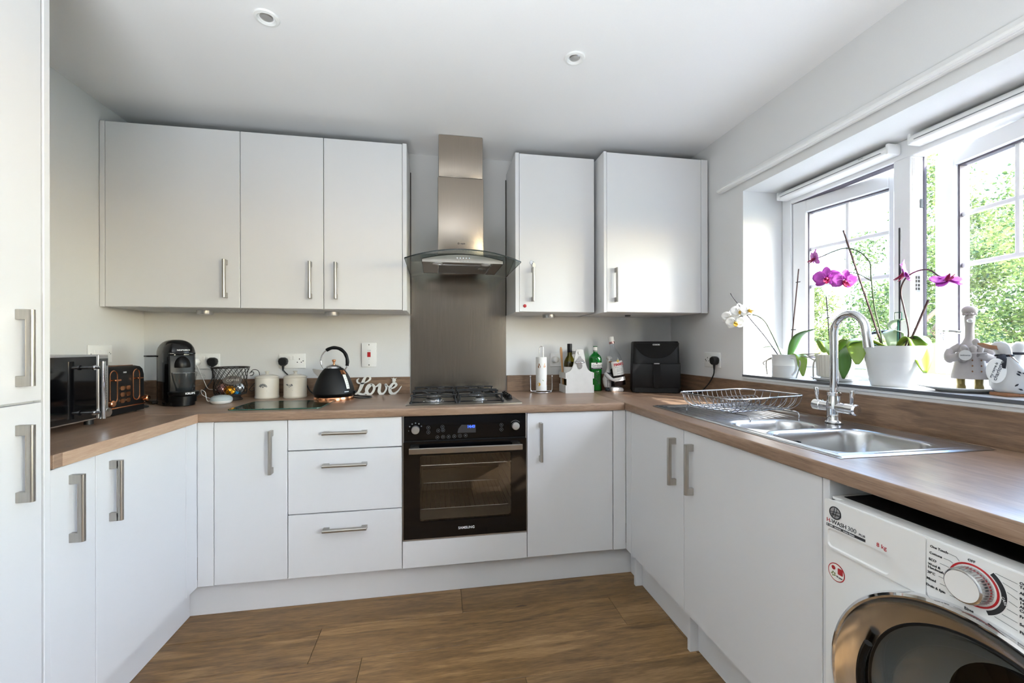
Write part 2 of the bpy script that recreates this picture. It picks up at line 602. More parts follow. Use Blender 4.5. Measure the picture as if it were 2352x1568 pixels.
def place(name, me, parent, loc=(0, 0, 0), rot=(0, 0, 0), scale=None):
    """another object on shared mesh data"""
    o = bpy.data.objects.new(name, me)
    col.objects.link(o)
    if parent is not None: o.parent = parent
    o.location = loc
    o.rotation_euler = rot
    if scale: o.scale = scale
    return o

def copy_tree(o, parent=None):
    c = o.copy()
    col.objects.link(c)
    c.parent = parent
    for ch in list(o.children):
        copy_tree(ch, c)
    return c

def text_part(name, body, size, m, parent, loc, rot, extrude=0.0004, align='CENTER', space=1.0, sx=1.0, shear=0.0, bold=0.0):
    cu = bpy.data.curves.new(name, 'FONT')
    cu.body = body
    cu.size = size
    cu.extrude = extrude
    cu.align_x = align
    cu.align_y = 'CENTER'
    cu.space_character = space
    cu.shear = shear
    cu.offset = bold
    cu.resolution_u = 3
    tmp = bpy.data.objects.new(name + '_tmp', cu)
    col.objects.link(tmp)
    me = bpy.data.meshes.new_from_object(tmp)
    bpy.data.objects.remove(tmp)
    me.materials.clear()
    me.materials.append(MATS[m])
    o = place(name, me, parent, loc, rot)
    if sx != 1.0: o.scale = (sx, 1, 1)
    return o

FRONT = (rad(90), 0, 0)                 # lettering on a face that looks to -Y
FRONT_PX = (rad(90), 0, rad(90))        # on a face that looks to +X
FRONT_NX = (rad(90), 0, rad(-90))       # on a face that looks to -X

def arc(cx, cy, r, a0, a1, n):
    return [(cx + r * math.cos(rad(a0 + (a1 - a0) * i / n)), cy + r * math.sin(rad(a0 + (a1 - a0) * i / n))) for i in range(n + 1)]

def rrect(x0, x1, y0, y1, r, n=6):
    return (arc(x1 - r, y1 - r, r, 0, 90, n) + arc(x0 + r, y1 - r, r, 90, 180, n) +
            arc(x0 + r, y0 + r, r, 180, 270, n) + arc(x1 - r, y0 + r, r, 270, 360, n))

def spline(pts, n=8, closed=False):
    """Catmull-Rom through the points"""
    P = [Vector(p) for p in pts]
    k = len(P)
    out = []
    for i in range(k if closed else k - 1):
        p1, p2 = P[i], P[(i + 1) % k]
        p0 = P[(i - 1) % k] if (closed or i > 0) else p1 * 2 - p2
        p3 = P[(i + 2) % k] if (closed or i + 2 < k) else p2 * 2 - p1
        for j in range(n):
            t = j / n
            out.append(0.5 * ((2 * p1) + (p2 - p0) * t + (2 * p0 - 5 * p1 + 4 * p2 - p3) * t * t + (3 * p1 - p0 - 3 * p2 + p3) * t ** 3))
    if not closed: out.append(P[-1])
    return out

def feet(parent, spots, r, h, m_='black_rubber', n=12):
    for x, y in spots:
        MB().cyl((x, y, 0), (x, y, h), r, n=n).build('foot', m_, parent)

# ============================================================ THE ROOM
XL, XR, YW, YB, ZC = -1.446, 1.75, 0.635, -4.6, 2.381      # left, right, back, rear walls and ceiling
ZT = 0.905                                                   # worktop top
WY0, WY1, WZ0, WZ1 = -1.26, -0.065, 1.045, 2.01              # window opening

# floor: a sub-floor with a board for every plank
fl = struct('floor', MB().box(XL, XR, YB, YW, -0.06, -0.012), 'floor_oak', label='brown oak laminate floor of long planks')
PW = 0.2055
row_offsets = {0: 0.276, 1: -0.32, 2: -0.123, 3: 0.476}
PL = 1.285
plank_cache = {}
random.seed(5)
for k in range(-3, 22):
    y1 = 0.067 - PW * k
    y0 = y1 - PW
    if y1 < YB or y0 > YW: continue
    y0, y1 = max(y0, YB), min(y1, YW)
    s0 = row_offsets.get(k, random.uniform(-0.6, 0.6))
    x = s0 - PL * math.ceil((s0 - XL) / PL)
    while x < XR:
        a, c = max(x, XL), min(x + PL, XR)
        if c - a > 0.02:
            key = (round(c - a, 3), round(y1 - y0, 3))
            if key not in plank_cache:
                plank_cache[key] = MB().box(0, c - a - 0.0016, 0, y1 - y0 - 0.0018, -0.012, 0, 0.0011).mesh('plank', 'floor_oak')
            place('plank', plank_cache[key], fl, (a, y0, 0))
        x += PL

struct('ceiling', MB().box(XL - .1, XR + .31, YB - .1, YW + .1, ZC, ZC + 0.1), 'ceiling_paint')
struct('wall_back', MB().box(XL - .1, XR + .31, YW, YW + 0.1, -0.06, ZC), 'wall_paint')
struct('wall_left', MB().box(XL - .1, XL, YB - .1, YW, -0.06, ZC), 'wall_paint')
w = MB()
w.box(XR, XR + .31, WY1, YW, -0.06, ZC)
w.box(XR, XR + .31, -2.45, WY0, -0.06, ZC)
w.box(XR, XR + .31, YB - .1, -3.95, -0.06, ZC)
w.box(XR, XR + .31, -3.95, -2.45, -0.06, 0.9)
w.box(XR, XR + .31, -3.95, -2.45, 2.1, ZC)
w.box(XR, XR + .31, WY0, WY1, -0.06, WZ0 - 0.022)
w.box(XR, XR + .31, WY0, WY1, WZ1, ZC)
struct('wall_right', w, 'wall_paint')
struct('wall_rear', MB().box(XL, XR, YB - .1, YB, -0.06, ZC), 'rear_dimmed')
# unseen window added behind the camera to let in more daylight
w = MB()
for y0, y1, z0, z1 in ((-3.95, -3.89, .9, 2.1), (-2.51, -2.45, .9, 2.1), (-3.23, -3.17, .96, 2.04), (-3.89, -2.51, 2.04, 2.1), (-3.89, -2.51, .9, .96)):
    w.box(1.985, 2.055, y0, y1, z0, z1, .003)
w2 = struct('fill_window', w, 'upvc', label='white framed window added behind the camera to let in daylight')
MB().box(2.018, 2.022, -3.89, -3.23, .96, 2.04).build('pane', 'window_glass', w2, 0)
MB().box(2.018, 2.022, -3.17, -2.51, .96, 2.04).build('pane', 'window_glass', w2, 0)

# ---------------- window: frame, two outward opening casements, sill
XF = 1.985
w = MB()
w.box(XF, XF + .07, WY1 - .056, WY1, WZ0 - .02, WZ1, 0.003)                 # far jamb
w.box(XF, XF + .07, WY0, WY0 + .056, WZ0 - .02, WZ1, 0.003)                 # near jamb
w.box(XF, XF + .07, WY0 + .056, WY1 - .056, 1.937, WZ1, 0.003)              # head
w.box(XF, XF + .07, WY0 + .056, WY1 - .056, WZ0 - .02, 1.087, 0.003)        # bottom rail
win = struct('window_1', w, 'upvc', label='white plastic casement window with two outward opening sashes')
MB().box(XF - .002, XF + .07, -0.695, -0.630, 1.087, 1.937, 0.003).build('mullion', 'upvc', win)
h = MB()
for yy in (WY1 - .0575, -0.6285):
    h.box(XF + .012, XF + .05, yy - .0015, yy + .0015, 1.087, 1.937)
h.box(XF + .012, XF + .05, WY1 - .056, -0.63, 1.934, 1.9375)
h.build('seal', 'upvc_seal', win, 0)

def sash(hinge_y, direction, ang):
    """a casement hinged at hinge_y, reaching along +Y or -Y, opened outward by ang; local x = outward, y = along"""
    W, z0, z1, st, T = 0.503, 1.089, 1.935, 0.072, 0.062
    def Y(a, b): return sorted((a * direction, b * direction))
    m = MB()
    for a, b in ((0.002, st), (W - st, W)):
        y0, y1 = Y(a, b)
        m.box(0, T, y0, y1, z0, z1, 0.003)
    y0, y1 = Y(st, W - st)
    m.box(0, T, y0, y1, z1 - 0.062, z1, 0.003)
    m.box(0, T, y0, y1, z0, z0 + 0.045, 0.003)
    s_ob = m.build('sash', 'upvc', win)
    s_ob.location = (XF + .008, hinge_y, 0)
    s_ob.rotation_euler = (0, 0, ang)
    # dark rubber gasket round the glass
    g = MB()
    gz0, gz1 = z0 + 0.045, z1 - 0.062
    for a, b in ((st, st + .007), (W - st - .007, W - st)):
        yy = Y(a, b); g.box(0.016, 0.044, yy[0], yy[1], gz0, gz1)
    g.box(0.016, 0.044, y0, y1, gz1 - .006, gz1); g.box(0.016, 0.044, y0, y1, gz0, gz0 + .006)
    g.build('gasket', 'upvc_seal', s_ob, 0)
    # georgian bars: two rows of small panes at the top, one tall light below
    zb = [1.686, 1.497]
    yc = Y((W) / 2 - .009, (W) / 2 + .009)
    vb = MB().box(0.024, 0.036, yc[0], yc[1], zb[1], gz1, 0.003); vb.build('glazing_bar', 'upvc', s_ob)
    for z in zb:
        MB().box(0.024, 0.036, y0, y1, z - .009, z + .009, 0.003).build('glazing_bar', 'upvc', s_ob)
    # panes
    mid = W / 2
    cells = [(st, mid, zb[0], gz1), (mid, W - st, zb[0], gz1), (st, mid, zb[1], zb[0]), (mid, W - st, zb[1], zb[0]), (st, W - st, gz0, zb[1])]
    for a, b, c, d in cells:
        yy = Y(a, b)
        MB().box(0.028, 0.032, yy[0], yy[1], c, d).build('pane', 'window_glass', s_ob, 0)
    return s_ob, W

sa, W = sash(WY1 - .0575, -1, rad(9.5))
sb, W = sash(WY0 + .0575, 1, rad(-10.0))
# lever handles (they lie on the room face of the free stile)
def lever(parent, y, z, m, sgn, L=0.085):
    h = MB()
    h.lathe([(0, 0), (.013, 0), (.013, .006), (.010, .010), (0, .010)], 16)
    h.v = [(-p[2], p[0], p[1]) for p in h.v]
    pts = [(-.008, 0, 0), (-.020, 0, .002), (-.032, sgn * .014, .006), (-.036, sgn * .04, .006), (-.036, sgn * L, -.002)]
    h.tube(spline(pts, 5), [.006] * 6 + [.0075] * 6 + [.007] * 6 + [.006] * 3, 10)
    o = h.build('handle', m, parent)
    o.location = (0, y, z)
    return o
lever(sa, -(W - .036), 1.248, 'dark_wire_steel', 1, 0.10)
hb = lever(sb, W - .036, 1.245, 'chrome', -1, 0.10)
k = MB(); k.cyl((-.012, 0, -.026), (0, 0, -.026), .0095, n=16)
k.cyl((-.0125, 0, -.026), (-.012, 0, -.026), .005, n=12)
k.build('key_lock', 'chrome', hb)
# lock keeps and striker on the mullion, on the side of the open casement
for z in (1.20, 1.44):
    lkp = MB().box(XF + .014, XF + .040, -0.6975, -0.6945, z - .035, z + .035, .001).build('lock_keep', 'chrome_soft', win)
    for dz in (-.022, -.008, .008, .022):
        MB().box(XF + .018, XF + .024, -0.6985, -0.697, z + dz - .005, z + dz + .005).build('slot', 'dark_hole', lkp, 0)
        MB().box(XF + .030, XF + .036, -0.6985, -0.697, z + dz - .005, z + dz + .005).build('slot', 'dark_hole', lkp, 0)
MB().box(XF + .040, XF + .054, -0.700, -0.6945, 1.735, 1.770, .002).build('striker', 'text_grey', win)
for x0 in (.004, .012, .044):
    MB().box(XF + x0, XF + x0 + .005, -0.6975, -0.6945, 1.09, 1.93, .001).build('frame_groove', 'upvc', win)
kp = MB().box(XF + .056, XF + .069, -0.6995, -0.6945, 1.088, 1.936, .001)
kp.build('weather_strip', 'upvc_seal', win)

s = MB().box(XR - .004, XF + .002, WY0, WY1, WZ0 - .022, WZ0, 0.002)
sl = struct('trim_1', s, 'sill_white', label='white window sill with dark metal front edge')
MB().box(XR - .0075, XR - .004, WY0, WY1, WZ0 - .011, WZ0 + .0005, 0.001).build('edge_strip', 'sill_trim', sl)

# trickle vents on the window head
def vent(y0, y1, label):
    t = thing('trickle_vent', label, 'vent', (XF, (y0 + y1) / 2, 1.975), group='trickle vents over the window')
    L = (y1 - y0) / 2
    body = MB()
    prof = [(-.002, -.018), (-.058, -.018), (-.066, -.013), (-.069, -.004), (-.064, .010), (-.050, .019), (-.002, .022)]
    body.prism([(a, b) for a, b in prof], -L, L, 'xz')
    body.build('body', 'white_plastic', t, 40)
    MB().box(-.0700, -.060, -L + .02, L - .02, -.0085, -.0068).build('slot', 'text_grey', t, 0)
    for s_ in (-1, 1):
        MB().box(-.066, -.003, s_ * L - .007, s_ * L + .007, -.020, .023, .006, 2).build('end_cap', 'white_plastic', t)
    MB().box(-.0665, -.062, -L + .095, -L + .115, .0065, .0078).build('maker_mark', 'text_grey', t, 0)
vent(-0.655, -0.105, 'white trickle vent over the slightly open far casement')
vent(-1.24, -0.735, 'white trickle vent over the wide open casement')

# curtain track on the wall over the window
t = thing('curtain_track', 'white curtain track fixed to the wall above the window', 'curtain rail', (XR, -0.8, 2.055))
m = MB(); m.prism([(0, 0), (-.030, 0), (-.036, .004), (-.036, .012), (-.010, .042), (0, .042)], -0.85, 0.90, 'xz')
m.build('track', 'white_paint', t, 30)
m = MB()
m.box(-.024, -.004, -0.86, 0.905, -.003, 0.001, .001); m.build('glider_channel', 'white_plastic', t)

# down lights in the ceiling
for x, y, lb in ((-0.441, -0.396, 'round white ceiling downlight above the drawers'), (0.721, -0.380, 'round white ceiling downlight between the hood and the window')):
    t = thing('ceiling_downlight', lb, 'downlight', (x, y, ZC), group='ceiling downlights')
    b = MB(); b.lathe([(.026, 0.006), (.027, -.004), (.032, -.008), (.041, -.006), (.043, 0.0)], 40); b.build('bezel', 'white_plastic', t)
    b = MB(); b.lathe([(0, -.002), (.018, -.003), (.0255, 0.002)], 32); b.build('lens', 'aluminium', t)

# ============================================================ FITTED UNITS
XLf, XRf, YU, YU2 = -0.865, 1.12, 0.3126, 0.213          # front planes of the doors
UB, UT = 1.390, 2.291                                     # wall units, bottom and top
DZ0, DZ1 = 0.150, 0.866                                   # base doors

def hmesh():
    h = MB()
    L = 0.192
    for s_ in (-1, 1):
        z0 = s_ * (L / 2 - .026); z1 = s_ * L / 2
        h.box(-.007, .007, -.026, 0, z0, z1, .001)
    prof = [(-.007, -.022), (.007, -.022)] + arc(0, -.030, .007, 0, -180, 8)
    h.prism(prof, -L / 2 + .0005, L / 2 - .0005, 'xy')
    h.box(-.0075, -.0066, -.0235, -.0215, -L / 2 + .026, L / 2 - .026)
    h.box(.0066, .0075, -.0235, -.0215, -L / 2 + .026, L / 2 - .026)
    return h.mesh('handle', 'nickel')
HANDLE = hmesh()

class Run:
    """a run of units: u runs along the wall, w into the wall, front at w = 0"""
    def __init__(s, kind, plane): s.k, s.p = kind, plane
    def box(s, mb, u0, u1, w0, w1, z0, z1, b=0.0):
        if s.k == 'back': mb.box(u0, u1, s.p + w0, s.p + w1, z0, z1, b)
        elif s.k == 'left': mb.box(s.p - w1, s.p - w0, u0, u1, z0, z1, b)
        else: mb.box(s.p + w0, s.p + w1, u0, u1, z0, z1, b)
        return mb
    def at(s, u, w, z):
        return {'back': (u, s.p + w, z), 'left': (s.p - w, u, z), 'right': (s.p + w, u, z)}[s.k]
    def rz(s): return {'back': 0, 'left': rad(90), 'right': rad(-90)}[s.k]
BACK, LEFT, RIGHT = Run('back', 0.0), Run('left', XLf), Run('right', XRf)
UPL, UPR = Run('back', YU), Run('back', YU2)
G = 0.0016

def unit(name, label, cat, run, u0, u1, z0, z1, depth, group=None):
    t = thing(name, label, cat, run.at((u0 + u1) / 2, depth / 2, z0), 0, group)
    c = MB(); run.box(c, u0 + .0005, u1 - .0005, .020, depth, z0, z1 - .001)
    c.build('carcass', 'carcass_white', t, 0, world=True)
    return t

def front(t, name, run, u0, u1, z0, z1, hu=None, hz=None, flat=False, m='door_white'):
    d = MB(); run.box(d, u0 + G, u1 - G, 0, .018, z0 + G, z1 - G, .0012)
    d = d.build(name, m, t, 35, world=True)
    if hu is not None:
        h = place('handle', HANDLE, d, Vector(run.at(hu, 0, hz)) - t.location, (0, rad(90), 0) if flat else (0, 0, run.rz()))
        if flat and run.k != 'back': h.rotation_euler = (0, rad(90), run.rz())
    return d

def panel(name, label, run, u0, u1, w0, w1, z0, z1, cat='panel', group=None):
    d = MB(); run.box(d, u0, u1, w0, w1, z0, z1, .0012)
    o = d.build(name, 'door_white', None, 35)
    return tag(o, label, cat, group)

# left run
t = unit('tall_unit', 'tall white larder unit with two doors beside the microwave', 'cupboard', LEFT, -1.335, -0.736, 0.0, 2.27, 0.575)
front(t, 'door', LEFT, -1.335, -0.736, 1.056, 2.268, -0.803, 1.195)
front(t, 'door', LEFT, -1.335, -0.736, 0.150, 1.053, -0.803, 0.907)
panel('end_panel', 'tall white end panel between the larder unit and the worktop', LEFT, -0.7345, -0.7155, -0.003, 0.578, 0.0, 2.29)
t = unit('base_unit', 'narrow white pull-out base unit beside the larder end panel', 'cupboard', LEFT, -0.715, -0.557, DZ0, DZ1, 0.575)
front(t, 'door', LEFT, -0.715, -0.557, DZ0, DZ1, -0.648, 0.738)
t = unit('base_unit', 'white base cupboard below the toaster', 'cupboard', LEFT, -0.557, -0.083, DZ0, DZ1, 0.575)
front(t, 'door', LEFT, -0.557, -0.083, DZ0, DZ1, -0.498, 0.738)
panel('corner_filler', 'narrow white filler strip at the corner beside the toaster cupboard', LEFT, -0.082, 0.0, 0.0, .018, DZ0, DZ1, 'panel', 'corner filler strips')
panel('corner_filler', 'narrow white filler strip at the corner beside the cupboard left of the drawers', BACK, XLf, -0.801, 0.0, .018, DZ0, DZ1, 'panel', 'corner filler strips')

# back run
t = unit('base_unit', 'white base cupboard beside the stack of drawers', 'cupboard', BACK, -0.80, -0.50, DZ0, DZ1, 0.60)
front(t, 'door', BACK, -0.80, -0.50, DZ0, DZ1, -0.565, 0.727)
t = unit('drawer_unit', 'white three-drawer base unit between the cupboard and the oven', 'drawers', BACK, -0.50, 0.0, DZ0, DZ1, 0.60)
front(t, 'drawer', BACK, -0.50, 0.0, 0.726, DZ1, -0.252, 0.803, True)
front(t, 'drawer', BACK, -0.50, 0.0, 0.438, 0.724, -0.252, 0.656, True)
front(t, 'drawer', BACK, -0.50, 0.0, DZ0, 0.436, -0.252, 0.364, True)
panel('plain_infill', 'plain white panel under the black oven', BACK, 0.0 + G, 0.60 - G, 0.0, .018, DZ0, 0.277)
t = unit('base_unit', 'white base cupboard between the oven and the corner', 'cupboard', BACK, 0.60, 1.05, DZ0, DZ1, 0.60)
front(t, 'door', BACK, 0.60, 1.05, DZ0, DZ1, 0.667, 0.722)
panel('corner_filler', 'narrow white filler strip at the corner right of the oven cupboard', BACK, 1.052, XRf, 0.0, .018, DZ0, DZ1, 'panel', 'corner filler strips')

# right run
panel('corner_filler', 'narrow white filler strip at the corner beside the sink cupboard', RIGHT, -0.060, -0.0015, 0.0, .018, DZ0, DZ1, 'panel', 'corner filler strips')
def sink_unit(u0, u1, hu, label):
    t = thing('base_unit', label, 'cupboard', RIGHT.at((u0 + u1) / 2, .3, DZ0))
    c = MB()
    RIGHT.box(c, u0, u0 + .018, .02, .56, DZ0, .84); RIGHT.box(c, u1 - .018, u1, .02, .56, DZ0, .84)
    RIGHT.box(c, u0, u1, .02, .56, DZ0, DZ0 + .018); RIGHT.box(c, u0, u1, .545, .56, DZ0, .72)
    c.build('carcass', 'carcass_white', t, 0, world=True)
    front(t, 'door', RIGHT, u0, u1, DZ0, DZ1, hu, 0.726)
    g = MB(); RIGHT.box(g, u1 - .019, u1 - .001, .014, .05, 0, DZ0 - .001, .0008)
    g.build('foot_panel', 'door_white', t, 35, world=True)
sink_unit(-0.523, -0.061, -0.464, 'white base cupboard under the draining board')
sink_unit(-1.136, -0.523, -0.583, 'wide white base cupboard under the sink bowls')
panel('end_panel', 'white end panel between the sink cupboard and the washing machine', RIGHT, -1.157, -1.1385, -0.002, 0.58, 0.0, DZ1)

# plinths
def plinth(label, *b):
    return tag(MB().box(*b, 0.001).build('plinth', 'door_white'), label, 'plinth')
plinth('white plinth under the units beside the larder', -0.936, -0.918, -0.713, 0.048, 0, 0.148)
plinth('long white plinth under the oven and the drawers', -0.936, 1.186, 0.05, 0.068, 0, 0.148)
plinth('white plinth under the sink cupboards', 1.170, 1.186, -1.136, 0.048, 0, 0.148)

# wall units
t = unit('wall_unit', 'wide white wall cupboard in the corner over the coffee machine', 'cupboard', UPL, -1.421, -0.823, UB, UT, 0.32)
front(t, 'door', UPL, -1.421, -0.823, UB, UT, -0.887, 1.537)
t = unit('wall_unit', 'white wall cupboard over the two canisters', 'cupboard', UPL, -0.823, -0.423, UB, UT, 0.32)
front(t, 'door', UPL, -0.823, -0.423, UB, UT, -0.486, 1.540)
t = unit('wall_unit', 'white wall cupboard over the kettle', 'cupboard', UPL, -0.423, -0.021, UB, UT, 0.32)
front(t, 'door', UPL, -0.423, -0.021, UB, UT, -0.360, 1.540)
panel('wall_filler', 'white filler strip between the corner wall cupboard and the side wall', UPL, -1.4435, -1.4215, 0.0, .018, UB, UT, 'panel')
ep = panel('end_panel', 'white wall unit end panel left of the cooker hood', UPL, -0.0205, 0.0015, -0.002, 0.318, UB - .002, UT + .002)
MB().box(.0016, .0065, YW - .010, YW - .0045, UB, 2.262).build('back_edge', 'brown_plate', ep, 0)
ep = panel('end_panel', 'white wall unit end panel right of the cooker hood', UPL, 0.600, 0.622, -0.002, 0.318, UB - .002, UT + .002)
MB().box(.5945, .5995, YW - .010, YW - .0045, UB, 2.255).build('back_edge', 'brown_plate', ep, 0)
t = unit('wall_unit', 'white lockable wall cupboard with a key in its door', 'cupboard', UPL, 0.6225, 1.072, UB, UT, 0.32)
d = front(t, 'door', UPL, 0.6225, 1.072, UB, UT, 0.700, 1.545)
lk = MB(); lk.cyl((0.693, YU - .004, 1.672), (0.693, YU, 1.672), .010, n=20)
lk.box(0.6915, 0.6945, YU - .0045, YU - .0035, 1.667, 1.677)
lk.build('lock', 'chrome_soft', d, world=True)
t = unit('wall_unit', 'deeper white boiler cupboard beside the window wall', 'cupboard', UPR, 1.106, 1.695, UB - .003, UT, 0.42)
front(t, 'door', UPR, 1.106, 1.695, UB - .003, UT, 1.160, 1.540)
panel('end_panel', 'white side panel of the deeper boiler cupboard', UPR, 1.0885, 1.1055, -0.002, 0.418, UB - .005, UT + .002)
panel('wall_filler', 'white filler strip between the boiler cupboard and the window wall', UPR, 1.6955, 1.737, 0.0, .018, UB - .003, UT)
# key hanging from the lock, with its ring
t = thing('key', 'small steel key hanging from the cupboard lock', 'key', (0.698, YU - .006, 1.672))
kk = MB(); kk.tube([(.004 + .006 * math.cos(a / 12 * 2 * math.pi), 0, -.002 + .006 * math.sin(a / 12 * 2 * math.pi)) for a in range(12)], .0008, 6, True); kk.build('ring', 'chrome_soft', t)
kk = MB(); kk.M = Matrix.Translation((.008, -.002, -.010)) @ Matrix.Rotation(rad(-12), 4, 'Y')
kk.lathe([(0, -.0012), (.010, -.0012), (.010, .0012), (0, .0012)], 20)
kk.v = [(p[0], -.002 + (p[2] + .0099) * 1.0, -.018 + (p[1] + .002) * 1.35) for p in kk.v]
kk.M = Matrix.Identity(4)
kk.prism([(.004, -.03), (.011, -.03), (.012, -.052), (.009, -.057), (.007, -.053), (.0085, -.048), (.006, -.044)], -.0032, -.0012, 'xz')
kk.build('blade', 'nickel', t)
# small dark red child-lock dot at the foot of that door
tag(MB().cyl((0.655, YU - .007, 1.424), (0.655, YU - .0005, 1.424), .006, .010, n=20).build('magnet', 'red'), 'small dark red round magnet on the lockable cupboard door', 'magnet')

# puck lights below the wall units
for x, y, lb in ((-1.075, 0.50, 'silver puck light under the cupboard above the coffee machine'), (-0.425, 0.50, 'silver puck light under the cupboard above the kettle'), (0.845, 0.50, 'silver puck light under the lockable cupboard'), (1.33, 0.42, 'dark puck light under the boiler cupboard')):
    dark = x > 1
    zz = UB - (.003 if dark else 0)
    t = thing('puck_light', lb, 'light', (x, y, zz), group='puck lights under the wall cupboards')
    b = MB(); b.lathe([(0, -.0005), (.038, -.0005), (.038, -.012), (.036, -.020), (.030, -.022)], 36) if not dark else b.lathe([(0, -.001), (.017, -.001), (.017, -.008), (.012, -.010)], 24)
    b.build('housing', 'aluminium' if not dark else 'dark_wire_steel', t)
    b = MB(); b.lathe([(0, -.0215), (.030, -.0218)] if not dark else [(0, -.0095), (.012, -.0098)], 30); b.build('diffuser', 'white_plastic', t)

# ============================================================ WORKTOPS AND UPSTANDS
ZB = 0.867
def nose(mb, run, u0, u1, w0, w1, r=0.010):
    """slab with a rolled front edge"""
    prof = [(w1, ZB), (w1, ZT)] + [(w0 + r - r * math.sin(rad(a)), ZT - r + r * math.cos(rad(a))) for a in range(0, 91, 18)] + \
           [(w0 + .004 - .004 * math.cos(rad(a)), ZB + .004 - .004 * math.sin(rad(a))) for a in range(0, 91, 30)]
    if run.k == 'back': mb.prism([(run.p + a, z) for a, z in prof], u0, u1, 'yz')
    else:
        sgn = -1 if run.k == 'left' else 1
        mb.prism([(run.p + sgn * a, z) for a, z in prof], u0, u1, 'xz')
    return mb
t = nose(MB(), BACK, XL + .001, 1.108, -.012, YW - .001, 0.008).build('worktop', 'worktop_x')
tag(t, 'long wood-effect worktop carrying the hob along the back wall', 'worktop')
wt = thing('worktop', 'wood-effect worktop under the microwave', 'worktop', (-1.15, -0.35, ZB))
LEFT.box(MB(), 0, 0, 0, 0, 0, 0)
m = MB(); m.box(XL + .001, XLf + .008, -0.713, -0.0125, ZB, ZT, .0015); m.build('slab', 'worktop_y', wt, 35, world=True)
m = MB(); m.box(XLf + .008, XLf + .0095, -0.686, -0.0125, ZB, ZT, .0005); m.build('lit_edge', 'worktop_lit', wt, 35, world=True)
# sink worktop, cut out for the bowls
SX0, SX1, SY0, SY1 = 1.185, 1.700, -1.125, -0.150         # sink rim
m = MB()
WR = Run('right', 1.11)
nose(m, WR, -2.35, YW - .001, 0.0, SX0 + .02 - 1.11, 0.0055)
m.box(SX1 - .02, XR - .001, -2.35, YW - .001, ZB, ZT)
m.box(SX0 + .02, SX1 - .02, SY1 - .02, YW - .001, ZB, ZT)
m.box(SX0 + .02, SX1 - .02, -2.35, SY0 + .02, ZB, ZT)
tag(m.build('worktop', 'worktop_y'), 'wood-effect worktop holding the sink under the window', 'worktop')

def upstand(label, m_, *b):
    return tag(MB().box(*b, 0.001).build('upstand', m_), label, 'upstand')
upstand('wood-effect upstand behind the canisters and the kettle', 'upstand_x', XL + .001, -0.001, YW - .020, YW - .001, ZT, 1.008)
upstand('wood-effect upstand behind the bottles', 'upstand_x', 0.601, XR - .001, YW - .020, YW - .001, ZT, 1.008)
upstand('wood-effect upstand along the wall below the window', 'upstand_y', XR - .019, XR - .001, -2.35, YW - .0215, ZT, 1.012)
upstand('wood-effect upstand on the wall behind the microwave', 'upstand_y', XL + .001, XL + .019, -0.713, YW - .0215, ZT, 1.008)

# ============================================================ APPLIANCES
def frame_prism(mb, outer, inner, d0, d1, axes='xz'):
    """flat plate with a hole: outer and inner outlines of equal count"""
    def P(a, b_, d):
        return {'xz': (a, d, b_), 'xy': (a, b_, d), 'yz': (d, a, b_)}[axes]
    k = len(outer)
    v = [P(*p, d0) for p in outer] + [P(*p, d0) for p in inner] + [P(*p, d1) for p in outer] + [P(*p, d1) for p in inner]
    f = []
    for i in range(k):
        j = (i + 1) % k
        f += [(i, j, k + j, k + i), (2 * k + i, 3 * k + i, 3 * k + j, 2 * k + j), (i, 2 * k + i, 2 * k + j, j), (k + i, k + j, 3 * k + j, 3 * k + i)]
    return mb.add(v, f)

# ---------------- splashback
tag(MB().box(0.003, 0.598, YW - .006, YW - .001, ZT, 1.72, .0008).build('splashback', 'splash_steel'), 'brushed steel splashback behind the gas hob', 'splashback')

# ---------------- oven
t = thing('oven', 'black glass built-in electric oven with steel handle', 'oven', (0.3, 0, 0.28))
m = MB()
for b in ((.003, .068, .02, .54, .281, .862), (.532, .597, .02, .54, .281, .862), (.068, .532, .02, .54, .70, .862), (.068, .532, .02, .54, .281, .345), (.068, .532, .50, .54, .345, .70)):
    m.box(*b)
m.build('casing', 'oven_inside', t, 0, world=True)
m = MB().box(.003, .0075, -.004, .02, .283, .866); m.box(.5925, .597, -.004, .02, .283, .866); m.box(.003, .597, -.004, .02, .281, .2855)
m.build('side_trim', 'aluminium', t, 0, world=True)
cp = MB().box(.008, .592, -.006, .02, .752, .866, .002).build('control_panel', 'black_gloss', t, 35, world=True)
MB().box(.0075, .5925, .002, .02, .744, .7535).build('vent_gap', 'dark_hole', t, 0, world=True)
dr = MB()
frame_prism(dr, rrect(.006, .594, .288, .744, .001), rrect(.082, .519, .366, .679, .012), -.008, .018)
dr = dr.build('door', 'black_gloss', t, 35, world=True)
m = MB(); m.prism(rrect(.080, .521, .364, .681, .012), -.004, -.001); m.build('window_pane', 'oven_glass', dr, 0, world=True)
m = MB()
prof = [(-.058, .700), (-.058, .722), (-.054, .7255), (-.050, .7255), (-.047, .722), (-.047, .701), (-.050, .6975), (-.054, .6975)]
m.prism(prof, .034, .566, 'yz')
for x in (.038, .522):
    m.box(x, x + .04, -.048, -.008, .716, .7235, .001)
m.build('handle', 'steel_h', dr, 35, world=True)
text_part('maker_name', 'SAMSUNG', .0165, 'text_white', dr, (0.0, -.0085, .046), FRONT, space=1.05, bold=.0003)
